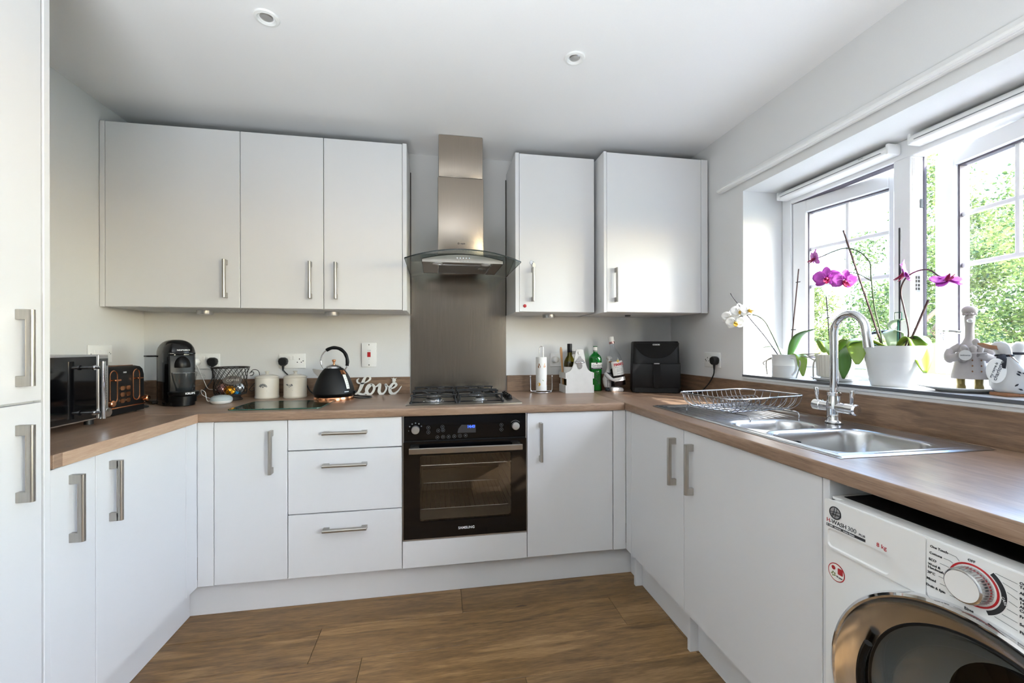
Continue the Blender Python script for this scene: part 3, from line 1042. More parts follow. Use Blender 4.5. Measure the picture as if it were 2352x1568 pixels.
for x in (.062, .540):
    kx = x - .3
    kz = (.803 if x < .3 else .806) - .28
    kb = MB(); kb.M = Matrix.Translation((kx, -.006, kz)) @ Matrix.Rotation(rad(90), 4, 'X')
    kb.lathe([(0, 0), (.019, 0), (.019, .014), (.0175, .017), (.016, .0172), (0, .0168)], 32)
    o = kb.build('knob', 'aluminium', cp)
    o2 = MB(); o2.M = Matrix.Translation((kx, -.0062, kz)) @ Matrix.Rotation(rad(90), 4, 'X'); o2.lathe([(.0195, .0), (.0215, .0), (.0215, .0008), (.0195, .0008)], 32)
    o2.build('knob_ring', 'black_satin', o)
# programme marks round the left knob
pm = MB()
for a in range(-60, 61, 30):
    x = -.238 + .031 * math.sin(rad(a)); z = .523 + .031 * math.cos(rad(a))
    pm.box(x - .003, x + .003, -.0065, -.0058, z - .003, z + .003)
pm.box(-.271, -.268, -.0065, -.0058, .515, .521)
pm.build('programme_marks', 'text_grey', cp, 0)
pm = MB()
for a in range(-50, 51, 10):
    x = .240 + .026 * math.sin(rad(a)); z = .526 + .026 * math.cos(rad(a))
    pm.box(x - .0007, x + .0007, -.0065, -.0058, z - .0007, z + .0007)
pm.build('temperature_marks', 'text_white', cp, 0)
sd = MB(); sd.prism([(.258, .781), (.346, .780), (.346, .817), (.278, .819), (.262, .800)], -.0066, -.0060); sd.build('display', 'screen_dark', cp, 0, world=True)
text_part('clock_digits', '14:43', .018, 'text_blue', cp, (.023, -.0072, .529), FRONT, bold=.0004, sx=0.95)
bm_ = MB()
bm_.M = Matrix.Rotation(rad(90), 4, 'X')
bm_.lathe([(.0075, 0), (.0085, 0), (.0085, .0006), (.0075, .0006)], 24)
ringme = bm_.mesh('touch_button', 'text_grey')
spots = [(.121, .810), (.121, .789), (.167, .795), (.187, .812), (.190, .796), (.334 + .137, .812), (.334 + .137, .790),
         (.163, .763), (.190, .764), (.216, .764), (.243, .765), (.270, .766), (.297, .767)]
for x, z in spots:
    place('touch_button', ringme, cp, (x - .3, -.0061, z - .28))
icme = MB().box(-.0025, .0025, -.0006, 0, -.0018, .0018).mesh('button_icon', 'text_grey', 0)
for x, z in spots:
    place('button_icon', icme, cp, (x - .3, -.0060, z - .28))
# oven shelves seen through the window
def shelf(z, front_wave):
    s_ = MB()
    s_.tube([(.085, .06, z), (.515, .06, z), (.515, .46, z), (.085, .46, z)], .003, 6, True)
    for i in range(17):
        x = .105 + .39 * i / 16
        s_.tube([(x, .06, z + (.004 if front_wave else 0)), (x, .46, z)], .0018, 5)
    return s_
for z, fwv in ((.613, True), (.40, True)):
    shelf(z, fwv).build('wire_shelf', 'chrome_soft', t, 35, world=True)
rr = MB()
for x in (.074, .526):
    for z in (.43, .50, .57):
        rr.tube([(x, .05, z), (x, .46, z)], .003, 6)
rr.tube([(.08, .47, .56), (.52, .47, .56)], .004, 6)
rr.tube([(.08, .47, .48), (.52, .47, .48)], .003, 6)
rr.build('shelf_rail', 'chrome_soft', t, 35, world=True)

# ---------------- gas hob
t = thing('gas_hob', 'stainless steel gas hob with four burners and black pan supports', 'hob', (0.3, 0.31, ZT))
m = MB()
ring = lambda x0, x1, y0, y1, z, r: [(a, b, z) for a, b in rrect(x0, x1, y0, y1, r, 4)]
m.loft([ring(-.289, .289, -.252, .252, .0002, .004), ring(-.289, .289, -.252, .252, .004, .004), ring(-.284, .284, -.247, .247, .0065, .004), ring(-.262, .20, -.225, .225, .0045, .02)])
m.build('plate', 'steel_h', t)
def burner(x, y, r):
    b = MB()
    b.lathe([(0, .005), (r + .014, .005), (r + .012, .008), (r, .010), (r, .018), (r - .004, .020), (0, .020)], 32, (x, y, 0))
    for i in range(28):
        a = 2 * math.pi * i / 28
        b.box(x + (r - .001) * math.cos(a) - .0012, x + (r - .001) * math.cos(a) + .0012, y + (r - .001) * math.sin(a) - .0012, y + (r - .001) * math.sin(a) + .0012, .010, .0185)
    o = b.build('burner', 'chrome_soft', t)
    c = MB(); c.lathe([(0, .027), (r * .55, .0268), (r * .92, .025), (r * .95, .021), (0, .0205)], 32, (x, y, 0))
    c.build('burner_cap', 'black_iron', o)
for x, y, r in ((-.155, -.115, .042), (-.155, .12, .030), (.085, .125, .034), (.085, -.115, .024)):
    burner(x, y, r)
def pan_support(x0, x1):
    g = MB()
    y0, y1, zt, zl = -.205, .205, .046, .006
    cxm = (x0 + x1) / 2
    R_ = .0042
    # two raised hoops per burner, lower rails front, middle and back
    for yc in (-.115, .12):
        for s_ in (-1, 1):
            yb = yc + s_ * .088
            g.tube(spline([(x0 + .004, yb, zl), (x0 + .008, yb, zt - .006), (x0 + .016, yb, zt), (x1 - .016, yb, zt), (x1 - .008, yb, zt - .006), (x1 - .004, yb, zl)], 4), R_, 8)
            g.tube([(cxm + s_ * .06, yb, zt), (cxm + s_ * .018, yc + s_ * .02, zt)], R_, 8)
            g.tube([(cxm - s_ * .06, yb, zt), (cxm - s_ * .03, yc + s_ * .015, zt)], R_, 8)
    g.tube([(x0, y0, .012), (x1, y0, .012), (x1, y1, .012), (x0, y1, .012)], R_, 8, True)
    g.tube([(x0, 0, .012), (x1, 0, .012)], R_, 8)
    for a in (x0, x1):
        for b_ in (y0, 0, y1):
            g.cyl((a, b_, .0045), (a, b_, .014), .0055, n=10)
    g.build('pan_support', 'black_iron', t)
pan_support(-.268, -.042)
pan_support(-.030, .196)
for i in range(4):
    y = -.10 + i * .052
    k = MB(); k.lathe([(0, .005), (.019, .005), (.019, .009), (.015, .012), (.014, .026), (.012, .028), (0, .028)], 24, (.245, y, 0))
    k.box(.241, .249, y - .016, y + .016, .020, .033, .002)
    k.build('knob', 'black_satin', t)

# ---------------- cooker hood
t = thing('cooker_hood', 'chimney cooker hood of brushed steel with curved glass canopy', 'cooker hood', (0.296, YW, 1.62))
def gz(x): return 1.627 + .037 * (1 - ((x - .296) / .300) ** 2)
def gy(x): return .107 - .085 * (1 - ((x - .296) / .300) ** 2)
m = MB()
N = 24
top, bot = [], []
for i in range(N + 1):
    x = .003 + .590 * i / N
    top.append([(x, gy(x), gz(x) + .006), (x, YW - .012, gz(x) + .006)])
    bot.append([(x, gy(x), gz(x)), (x, YW - .012, gz(x))])
for rows in (top, bot):
    v = [p for r_ in rows for p in r_]
    m.add(v, [(2 * i, 2 * i + 1, 2 * i + 3, 2 * i + 2) for i in range(N)])
m.mi = 1
v = [(a[0], b[0]) for a, b in zip(top, bot)]
m.add([p for q in v for p in q], [(2 * i, 2 * i + 1, 2 * i + 3, 2 * i + 2) for i in range(N)])
for i in (0, N):
    m.add([top[i][0], top[i][1], bot[i][1], bot[i][0]], [(0, 1, 2, 3)])
m.build('glass_canopy', ['hood_glass', 'glass_edge_dark'], t, 35, world=True, recalc=False)
m = MB()
xs = [.088 + (.500 - .088) * i / 16 for i in range(17)]
m.prism([(x, 1.6205) for x in (xs[0], xs[-1])] + [(x, max(1.6225, gz(x) - .0008 - .010 * abs((x - .294) / .206) ** 2)) for x in reversed(xs)], .120, .455, 'xz')
bd = m.build('body', 'steel_h', t, 35, world=True)
m = MB()
pts = [(.088, .119, 1.6225)] + [(x, .119, gz(x) - .001 - .010 * abs((x - .294) / .206) ** 2) for x in xs] + [(.500, .119, 1.6225)]
m.tube(pts, .0016, 6)
m.tube([(.088, .119, 1.6205), (.088, .455, 1.6205), (.500, .455, 1.6205), (.500, .119, 1.6205)], .0016, 6)
m.build('body_edge', 'black_satin', bd, 35, world=True)
m = MB()
frame_prism(m, rrect(.165, .445, .185, .445, .002, 2), rrect(.172, .438, .192, .438, .002, 2), 1.6185, 1.6205, 'xy')
m.build('filter_frame', 'chrome_soft', bd, 0, world=True)
m = MB().box(.172, .438, .192, .438, 1.6192, 1.6206)
m.build('grease_filter', 'filter_mesh', bd, 0, world=True)
MB().box(.385, .425, .26, .30, 1.6180, 1.6193, .0005).build('filter_catch', 'chrome_soft', bd, 35, world=True)
for x in (.165, .415):
    m = MB(); m.lathe([(.026, 0.0), (.034, -.001), (.034, .0008)], 28, (x, .158, 1.6197)); m.build('lamp_ring', 'chrome_soft', bd, 35, world=True)
    m = MB(); m.lathe([(0, -.0004), (.026, -.0002)], 28, (x, .158, 1.6197)); m.build('lamp_lens', 'white_plastic', bd, 35, world=True)
for i in range(5):
    x = .264 + i * .0152
    m = MB(); m.M = Matrix.Translation((x, .120, 1.6435)) @ Matrix.Rotation(rad(90), 4, 'X'); m.lathe([(0, .009), (.0035, .008), (.0048, .0045), (.0048, 0)], 16)
    m.build('button', 'chrome', bd, 35, world=True)
    MB().box(x - .0008, x + .0008, .1192, .120, 1.628, 1.6305).build('button_mark', 'text_dark', bd, 0, world=True)
m = MB().box(.168, .424, .345, YW - .001, 1.660, 2.142, .006, 2); ch = m.build('chimney', 'steel_v', t, 35, world=True)
m = MB().box(.172, .420, .349, YW - .001, 2.1425, ZC - .001, .006, 2); m.build('chimney_extension', 'steel_v', t, 35, world=True)
text_part('maker_name', 'caple', .013, 'text_dark', ch, (.010, .345 - YW - .0005, 1.772 - 1.62), FRONT)
m = MB(); m.M = Matrix.Translation((.286 - .004, .3445, 1.7715)) @ Matrix.Rotation(rad(90), 4, 'X'); m.lathe([(.0028, 0), (.0048, 0), (.0048, .0006), (.0028, .0006)], 20); m.build('maker_logo', 'text_dark', ch, 0, world=True)

# ---------------- washing machine
WX, WC, WZ = 1.104, -1.456, 0.456
t = thing('washing_machine', 'white front-loading washing machine under the sink worktop', 'washing machine', (1.40, WC, 0))
B = MB()
WO, WI = [], []
for i_ in range(96):
    a_ = 2 * math.pi * (i_ + .5) / 96
    ca_, sa_ = math.cos(a_), math.sin(a_)
    k_ = min(((-1.160 - WC) if ca_ > 0 else (WC + 1.753)) / abs(ca_), ((.826 - WZ) if sa_ > 0 else (WZ - .012)) / abs(sa_))
    WO.append((WC + k_ * ca_, WZ + k_ * sa_)); WI.append((WC + .262 * ca_, WZ + .262 * sa_))
frame_prism(B, WO, WI, WX, WX + .02, 'yz')
B.box(WX + .42, 1.69, -1.753, -1.160, .012, .826)
for b_ in ((-1.753, -1.738, .02, .82), (-1.175, -1.160, .02, .82), (-1.753, -1.160, .812, .826), (-1.753, -1.160, .012, .026)):
    B.box(WX + .02, WX + .42, *b_)
B.build('body', 'white_plastic', t, 35, world=True)
m = MB().box(WX + .040, 1.68, -1.750, -1.172, .8255, .8275, .0008); m.build('shade_sheet', 'black_matte', t, 35, world=True)  # black sheet stands in for the shade between machine and worktop
feet(t, [(x - 1.40, y - WC) for x in (1.14, 1.64) for y in (-1.72, -1.19)], .02, .014)
fx = WX - .004
def yz_plate(poly, d0, d1, mb=None):
    mb = mb or MB(); return mb.prism(poly, d0, d1, 'yz')
fa = yz_plate(rrect(-1.752, -1.382, .714, .8235, .006), fx, WX + .01).build('control_fascia', 'white_plastic', t, 35, world=True)
# detergent drawer with its scooped grip
m = MB()
frame_prism(m, rrect(-1.3805, -1.161, .706, .8235, .006), rrect(-1.312, -1.169, .7105, .755, .010), fx, WX + .002, 'yz')
dw = m.build('detergent_drawer', 'white_plastic', t, 35, world=True)
rec = [[(fx, a, b) for a, b in rrect(-1.312, -1.169, .7105, .755, .010)], [(fx + .016, a, b) for a, b in rrect(-1.309, -1.172, .720, .752, .009)], [(fx + .045, a, b) for a, b in rrect(-1.302, -1.179, .735, .750, .006)]]
MB().loft(rec, False, True).build('grip_recess', 'white_plastic', dw, 35, world=True)
def on_front(y, z, x=None): return Vector((x if x is not None else fx - .0004, y, z)) - t.location
m = MB(); m.M = Matrix.Translation((fx - .0005, -1.190, .797)) @ Matrix.Rotation(rad(-90), 4, 'Y'); m.lathe([(0, 0.0004), (.0150, .0004), (.0150, 0)], 32); lg = m.build('round_logo', 'aluminium', dw, 35, world=True)
m = MB(); m.M = Matrix.Translation((fx - .0011, -1.190, .797)) @ Matrix.Rotation(rad(-90), 4, 'Y'); m.lathe([(.0128, 0), (.0152, 0), (.0152, .0004), (.0128, .0004)], 32)
m.M = Matrix.Identity(4); m.tube([(fx - .0012, -1.1825, .7835), (fx - .0012, -1.1895, .8105)], .0006, 4); m.tube([(fx - .0012, -1.1890, .786), (fx - .0012, -1.1955, .8095)], .0006, 4); m.tube([(fx - .0012, -1.178, .7975), (fx - .0012, -1.2025, .8005)], .0006, 4)
m.build('logo_lines', 'text_dark', lg, 0, world=True)
text_part('logo_name', 'HOOVER', .0062, 'text_dark', lg, on_front(-1.1925, .7925, fx - .0012), FRONT_NX, shear=.3)
text_part('model_initial', 'H', .0135, 'text_red', dw, on_front(-1.1665, .7735), FRONT_NX, align='LEFT')
text_part('model_name', '-WASH', .0135, 'text_dark', dw, on_front(-1.1760, .7735), FRONT_NX, align='LEFT', space=.95)
text_part('model_name', '300', .0145, 'text_grey', dw, on_front(-1.2200, .7735), FRONT_NX, align='LEFT')
text_part('model_name', 'PLUS', .0065, 'text_dark', dw, on_front(-1.2475, .7710), FRONT_NX, align='LEFT')
yz_plate([(-1.1665, .7595), (-1.1665, .7655), (-1.262, .7655), (-1.262, .7595)], fx - .0007, fx).build('model_strip', 'text_dark', dw, 0, world=True)
text_part('strip_text', 'D 1600 - Inverter - Active Steam', .0052, 'text_white', dw, on_front(-1.168, .7626, fx - .0010), FRONT_NX, align='LEFT')
text_part('load_mark', '8 kg', .0125, 'text_red', dw, on_front(-1.297, .7665), FRONT_NX)
# round sticker
m = MB(); m.M = Matrix.Translation((WX - .0003, -1.189, .654)) @ Matrix.Rotation(rad(-90), 4, 'Y'); m.lathe([(0, .0004), (.0215, .0004), (.0215, 0)], 32); st = m.build('sticker', 'red', t, 35, world=True)
m = MB(); m.M = Matrix.Translation((WX - .0008, -1.189, .654)) @ Matrix.Rotation(rad(-90), 4, 'Y'); m.lathe([(0, .0003), (.0195, .0003)], 32); m.build('sticker_face', 'label_white', st, 0, world=True)
yz_plate(rrect(-1.206, -1.193, .652, .667, .002), WX - .0014, WX - .001).build('sticker_block', 'text_red', st, 0, world=True)
yz_plate(arc(-1.182, .663, .005, 0, 360, 12)[:-1], WX - .0014, WX - .001).build('sticker_dot', 'text_red', st, 0, world=True)
m = MB()
for a in range(5):
    m.prism(arc(-1.182 + .004 * math.cos(a * 1.256), .648 + .004 * math.sin(a * 1.256), .002, 0, 360, 8)[:-1], WX - .0014, WX - .001, 'yz')
m.build('sticker_flower', 'green_print', st, 0, world=True)
text_part('sticker_text', '10 year', .0055, 'text_dark', st, on_front(-1.197, .6455, WX - .0014), FRONT_NX)
# programme dial
DC = (-1.455, .772)
def xlathe(prof, c, n=40):
    q = MB(); q.M = Matrix.Translation((c[0], c[1], c[2])) @ Matrix.Rotation(rad(-90), 4, 'Y'); q.lathe(prof, n); return q
dl_ = xlathe([(.030, 0), (.030, .006), (.0285, .024), (.026, .0255), (0, .0245)], (fx, *DC)).build('programme_dial', 'chrome_soft', fa, 35, world=True)
m = xlathe([(0, .0005), (.0255, .0012)], (fx - .0255, *DC)); m.build('dial_face', 'white_plastic', dl_, 35, world=True)
g = MB()
for i in range(40):
    a = 2 * math.pi * i / 40
    g.tube([(fx - .003, DC[0] + .0300 * math.cos(a), DC[1] + .0300 * math.sin(a)), (fx - .023, DC[0] + .0287 * math.cos(a), DC[1] + .0287 * math.sin(a))], .0009, 5)
g.build('dial_ribs', 'aluminium', dl_, 35, world=True)
xlathe([(.0335, .0), (.0365, .0), (.0365, .0010), (.0335, .0010)], (fx, *DC)).build('dial_ring', 'red', fa, 35, world=True)
m = MB(); m.prism(arc(*DC, .0405, 70, -70 - 0, 24)[0:0] + [(DC[0] - .046 * math.cos(rad(a)), DC[1] + .046 * math.sin(rad(a))) for a in range(-62, 56, 6)] + [(DC[0] - .039 * math.cos(rad(a)), DC[1] + .039 * math.sin(rad(a))) for a in range(52, -66, -6)], fx - .0006, fx, 'yz')
m.build('dial_band', 'text_dark', fa, 0, world=True)
text_part('band_text', 'CARE', .0055, 'text_white', fa, on_front(DC[0] - .0425, DC[1] - .004, fx - .0008), (rad(90), rad(68), rad(-90)))
text_part('dial_text', 'OFF', .0062, 'text_dark', fa, on_front(DC[0] + .002, .8135), FRONT_NX)
text_part('dial_text', 'Rinse', .0062, 'text_dark', fa, on_front(DC[0] + .006, .7245), FRONT_NX)
left_words = ['One Touch', 'Cottons', 'ECO', 'Wool &\nHandwash', '20°C', 'Mixed', 'Drain & Spin']
for i, wd in enumerate(left_words):
    z = .8105 - .0128 * i
    text_part('dial_text', wd, .0062, 'text_dark', fa, on_front(-1.3885 + .0012 * i, z), FRONT_NX, align='LEFT', bold=.0001)
    ln = MB(); ye = -1.3885 - (.029, .022, .016, .026, .014, .016, .032)[i]
    a = rad(58 - i * 19.5)
    ln.tube([(fx - .0003, ye, z), (fx - .0003, min(ye - .002, DC[0] + .039 * math.cos(a) + .004), z if abs(i - 3) < 3 else z + (.0 if i else -.001)), (fx - .0003, DC[0] + .038 * math.cos(a), DC[1] + .038 * math.sin(a))], .0004, 4)
    ln.build('dial_line', 'text_grey', fa, 0, world=True)
right_words = ['On demand\nTop Care', 'All In One 59\'', 'Rapid Care\n14\'/30\'/44\'', 'Allergy\nCare 60°', 'Fresh Care', 'Soft Care', 'Fitness Care']
for i, wd in enumerate(right_words):
    z = .806 - .0128 * i
    text_part('dial_text', wd, .0062, 'text_dark', fa, on_front(-1.5165, z), FRONT_NX, align='LEFT', bold=.0001)
    a = rad(50 - i * 17)
    ln = MB(); ln.tube([(fx - .0003, -1.514, z), (fx - .0003, DC[0] - .048 * math.cos(a), DC[1] + .048 * math.sin(a))], .0004, 4)
    ln.build('dial_line', 'text_grey', fa, 0, world=True)
# door: chrome ring, reflective band, gasket, glass bowl
C3 = (WX, WC, WZ)
dring = xlathe([(.266, -.002), (.268, .010), (.265, .018), (.260, .0205), (.256, .018)], C3, 96).build('door_ring', 'chrome', t, 35, world=True)
xlathe([(.256, .018), (.254, .014), (.244, .002), (.228, -.010), (.208, -.019)], C3, 96).build('door_band', 'chrome_soft', dring, 60, world=True)
xlathe([(.208, -.019), (.205, -.017), (.202, -.021)], C3, 96).build('door_trim', 'black_satin', dring, 60, world=True)
xlathe([(.202, -.021), (.196, -.026), (.188, -.05), (.172, -.075), (.138, -.095), (0, -.105)], C3, 72).build('porthole', 'door_porthole', dring, 60, world=True)
xlathe([(.215, -.030), (.205, -.075), (.17, -.115), (.13, -.13)], C3, 64).build('drum_gasket', 'drum_steel', t, 60, world=True)
xlathe([(.13, -.13), (.14, -.16), (.20, -.20), (.20, -.40), (0, -.40)], C3, 64).build('drum', 'black_satin', t, 60, world=True)
m = MB(); m.tube(spline([(WX - .004, WC + .206 * math.cos(rad(a)), WZ + .206 * math.sin(rad(a))) for a in range(-24, 25, 6)], 3), .008, 8); m.build('door_pull', 'black_satin', dring, 35, world=True)

# ---------------- sink
t = thing('sink', 'stainless steel inset sink with one and a half bowls and drainer', 'sink', ((SX0 + SX1) / 2, (SY0 + SY1) / 2, ZT))
def sd_rr(x, y, x0, x1, y0, y1, r):
    cx, cy, hx, hy = (x0 + x1) / 2, (y0 + y1) / 2, (x1 - x0) / 2 - r, (y1 - y0) / 2 - r
    qx, qy = abs(x - cx) - hx, abs(y - cy) - hy
    return math.hypot(max(qx, 0), max(qy, 0)) + min(max(qx, qy), 0) - r
def sst(a, b, x):
    u = min(1, max(0, (x - a) / (b - a))); return u * u * (3 - 2 * u)
def sink_h(x, y):
    e = -sd_rr(x, y, SX0, SX1, SY0, SY1, .012)              # distance in from the rim
    z = .0012 + .0042 * sst(0, .010, e) - .0022 * sst(.014, .024, e)
    # raised bead following the rim
    z += .0022 * math.exp(-((e - .032) / .005) ** 2)
    # drainer
    d = -sd_rr(x, y, 1.225, 1.665, -.575, -.185, .03)
    k = sst(0, .02, d)
    z -= .0045 * k
    f = sst(0.012, .05, d)
    z += f * .0028 * (0.5 + 0.5 * math.cos(2 * math.pi * (x - 1.25) / .0325)) ** 2
    # bowls
    b1 = -sd_rr(x, y, 1.225, 1.600, -1.080, -.800, .075)
    z -= .0025 * sst(-.012, 0, b1)
    z -= .150 * sst(0, .036, b1) + .006 * sst(.02, .13, b1)
    b2 = -sd_rr(x, y, 1.235, 1.520, -.765, -.602, .070)
    z -= .0025 * sst(-.012, 0, b2)
    z -= .088 * sst(0, .032, b2) + .004 * sst(.02, .08, b2)
    return z
m = MB()
NX, NY = 206, 380
m.grid(lambda u, v: (SX0 + (SX1 - SX0) * u, SY0 + (SY1 - SY0) * v, ZT + sink_h(SX0 + (SX1 - SX0) * u, SY0 + (SY1 - SY0) * v)), NX, NY)
m.build('basin', 'steel_y', t, 60, world=True)
for x, y, z, r in ((1.41, -.94, ZT - .1555, .042), (1.38, -.685, ZT - .0915, .035)):
    q = MB(); q.lathe([(0, .001), (r * .55, .002), (r * .6, .006), (r, .005), (r * 1.02, .001)], 32, (x, y, z)); q.build('waste', 'chrome', t, 35, world=True)
q = MB()
for i in range(6):
    for j in range(2):
        x = 1.325 + (i - 2.5) * .0135
        z = ZT - .036 - .018 * j
        q.box(x - .0036, x + .0036, -.824, -.806, z - .0065, z + .0065, .0012)
q.build('overflow_slots', 'dark_hole', t, 35, world=True)
q = MB(); q.cyl((1.325, -.818, ZT - .046), (1.325, -.828, ZT - .046), .008, n=16); q.build('overflow_screw', 'chrome', t, 35, world=True)

# ---------------- tap
TX, TY = 1.617, -.708
t = thing('kitchen_tap', 'chrome swan-neck mixer tap with two lever handles', 'tap', (TX, TY, ZT + .0055))
b = MB(); b.lathe([(0, 0), (.029, 0), (.029, .004), (.026, .007), (.024, .012), (.0235, .036), (.0245, .05), (.0245, .075), (.0215, .088), (.020, .1), (.0225, .101), (.0225, .112), (.0165, .114)], 40)
b.build('base', 'chrome', t)
H = .412
pts = [(0, 0, .11), (0, 0, .18), (0, 0, .26), (0, 0, H - .075)]
rr_, sx_ = .062, Vector((-.05, -.998, 0)).normalized()
pts += [(sx_.x * rr_ * (1 - math.cos(rad(a))), sx_.y * rr_ * (1 - math.cos(rad(a))), H - .075 + rr_ * math.sin(rad(a))) for a in range(12, 169, 12)]
e = Vector(pts[-1]); dwn = Vector((sx_.x * .17, sx_.y * .17, -1)).normalized()
pts += [tuple(e + dwn * .02), tuple(e + dwn * .070)]
b = MB(); b.tube(pts, .0135, 24); b.build('spout', 'chrome', t, 60)
b = MB(); b.cyl(e + dwn * .046, e + dwn * .072, .0147, n=28); b.build('aerator', 'chrome', t, 35)
b = MB(); b.M = Matrix.Translation((0, 0, .058)) @ Matrix.Rotation(rad(90), 4, 'X')
b.lathe([(0, -.085), (.017, -.085), (.020, -.081), (.020, -.052), (.0185, -.050), (.0185, .045), (.020, .047), (.020, .080), (.0205, .083), (.0165, .089), (0, .0885)], 36)
b.build('cross_body', 'chrome', t)
for s_ in (-1, 1):
    b = MB(); b.lathe([(0, .072), (.0055, .072), (.0065, .09), (.0080, .123), (.0070, .126), (0, .126)], 18, (0, s_ * .068, 0))
    b.v = [(p[0] + (p[2] - .07) * .06 * -1, p[1] + s_ * (p[2] - .07) * .10, p[2]) for p in b.v]
    b.build('lever', 'chrome', t)

# ---------------- dish rack
t = thing('dish_rack', 'wire dish rack standing on the draining board', 'dish rack', (1.415, -.462, ZT + .0035), rad(10))
LX, LY, ZTOP, ZB2 = .205, .150, .086, .028
def rim_pt(kx, ky, z): return (kx, ky, z)
rim = [(a, b_, ZTOP) for a, b_ in rrect(-LX, LX, -LY, LY, .055, 6)]
m = MB(); m.tube(rim, .0034, 8, True); m.build('rim', 'wire_steel', t)
m = MB()
for i in range(13):
    x = -.165 + .33 * i / 12
    m.tube(spline([(x, -LY, ZTOP), (x, -LY + .012, ZTOP - .03), (x, -LY + .045, ZB2 + .002), (x, -LY + .08, ZB2), (x, 0, ZB2), (x, LY - .08, ZB2), (x, LY - .045, ZB2 + .002), (x, LY - .012, ZTOP - .03), (x, LY, ZTOP)], 3), .0013, 6)
m.build('cross_wires', 'wire_steel', t)
m = MB()
for i in range(6):
    y = -.095 + .19 * i / 5
    m.tube(spline([(-LX, y, ZTOP), (-LX + .012, y, ZTOP - .03), (-LX + .05, y, ZB2 + .004), (-LX + .09, y, ZB2 + .003), (0, y, ZB2 + .003), (LX - .09, y, ZB2 + .003), (LX - .05, y, ZB2 + .004), (LX - .012, y, ZTOP - .03), (LX, y, ZTOP)], 3), .0016, 6)
m.build('long_wires', 'wire_steel', t)
m = MB()
for i in range(10):
    x = -.085 + .20 * i / 9
    m.tube(spline([(x, .0, ZB2), (x, .004, ZB2 + .03), (x, .018, ZB2 + .043), (x, .040, ZB2 + .043), (x, .054, ZB2 + .03), (x, .058, ZB2)], 4), .0018, 6)
m.build('plate_dividers', 'wire_steel', t)
for x in (-.13, .13):
    m = MB(); m.tube(spline([(x, -LY - .012, .001), (x, -LY - .012, .016), (x, -LY + .004, ZB2 - .003), (x, -.06, ZB2 - .004), (x, .06, ZB2 - .004), (x, LY - .004, ZB2 - .003), (x, LY + .012, .016), (x, LY + .012, .001)], 4), .0032, 8)
    m.build('foot_wire', 'wire_steel', t)

# ============================================================ THINGS ON THE LEFT AND BACK WORKTOPS
def stroke(mb, pts, widths, y0, y1, n=10, closed=False, k=1.0):
    """flat calligraphic stroke in the xz plane, from y0 to y1"""
    widths = [q_ * k for q_ in widths]
    P = spline([(p[0], 0, p[1]) for p in pts], n, closed)
    k = len(P)
    W = []
    for i in range(k):
        s_ = i / max(1, k - 1) * (len(widths) - 1)
        a = int(min(s_, len(widths) - 2)); f_ = s_ - a
        W.append(widths[a] * (1 - f_) + widths[a + 1] * f_)
    v = []
    for i, p in enumerate(P):
        a, c = P[max(0, i - 1)], P[min(k - 1, i + 1)]
        d = (c - a); d.normalize()
        nrm = Vector((-d.z, 0, d.x)) * W[i] * .5
        for q, y in ((p + nrm, y0), (p - nrm, y0), (p - nrm, y1), (p + nrm, y1)):
            v.append((q.x, y, q.z))
    f = []
    for i in range(k - 1):
        for j in range(4):
            f.append((i * 4 + j, i * 4 + (j + 1) % 4, (i + 1) * 4 + (j + 1) % 4, (i + 1) * 4 + j))
    f += [(3, 2, 1, 0), tuple((k - 1) * 4 + j for j in range(4))]
    return mb.add(v, f)

# ---------------- microwave (faces into the room)
t = thing('microwave', 'silver microwave with mirrored black door beside the larder unit', 'microwave', (-1.10, -0.393, ZT), rad(90))
MB().box(-.225, .225, .004, .325, .022, .262, .003).build('case', 'aluminium', t)
feet(t, [(x, y) for x in (-.19, .19) for y in (.03, .28)], .014, .023)
dr = MB().box(-.225, .170, -.012, .004, .024, .262, .002).build('door', 'black_gloss', t)
MB().box(-.225, .172, -.0125, -.0105, .2555, .2625).build('door_trim', 'chrome_soft', dr, 0)
MB().box(-.225, .172, -.0125, -.0105, .0235, .0275).build('door_trim', 'chrome_soft', dr, 0)
MB().box(.164, .172, -.0128, -.0105, .0235, .2625).build('door_trim', 'chrome_soft', dr, 0)
cp = MB().box(.1735, .226, -.012, .004, .022, .262, .003).build('control_panel', 'aluminium', t)
h = MB()
h.cyl((.122, -.062, .030), (.122, -.062, .238), .0085, n=20)
h = h.build('handle', 'chrome', dr)
q = MB()
for z in (.052, .216):
    q.cyl((.122, -.062, z), (.122, -.012, z), .0055, n=14)
    q.cyl((.122, -.038, z), (.122, -.032, z), .009, n=16)
q.build('handle_post', 'chrome', h)
MB().box(.180, .220, -.0135, -.011, .219, .247).build('display', 'screen_dark', cp, 0)
q = MB()
for i in range(13):
    q.box(.186, .196, -.0128, -.0118, .084 + i * .0098, .0865 + i * .0098); q.box(.200, .2145, -.0128, -.0118, .0835 + i * .0098, .0848 + i * .0098)
q.build('key_marks', 'text_dark', cp, 0)
q = MB(); q.M = Matrix.Translation((.200, -.012, .042)) @ Matrix.Rotation(rad(90), 4, 'X'); q.lathe([(.0175, 0), (.0175, .016), (.016, .018), (0, .0185)], 28); q.build('knob', 'chrome_soft', cp)

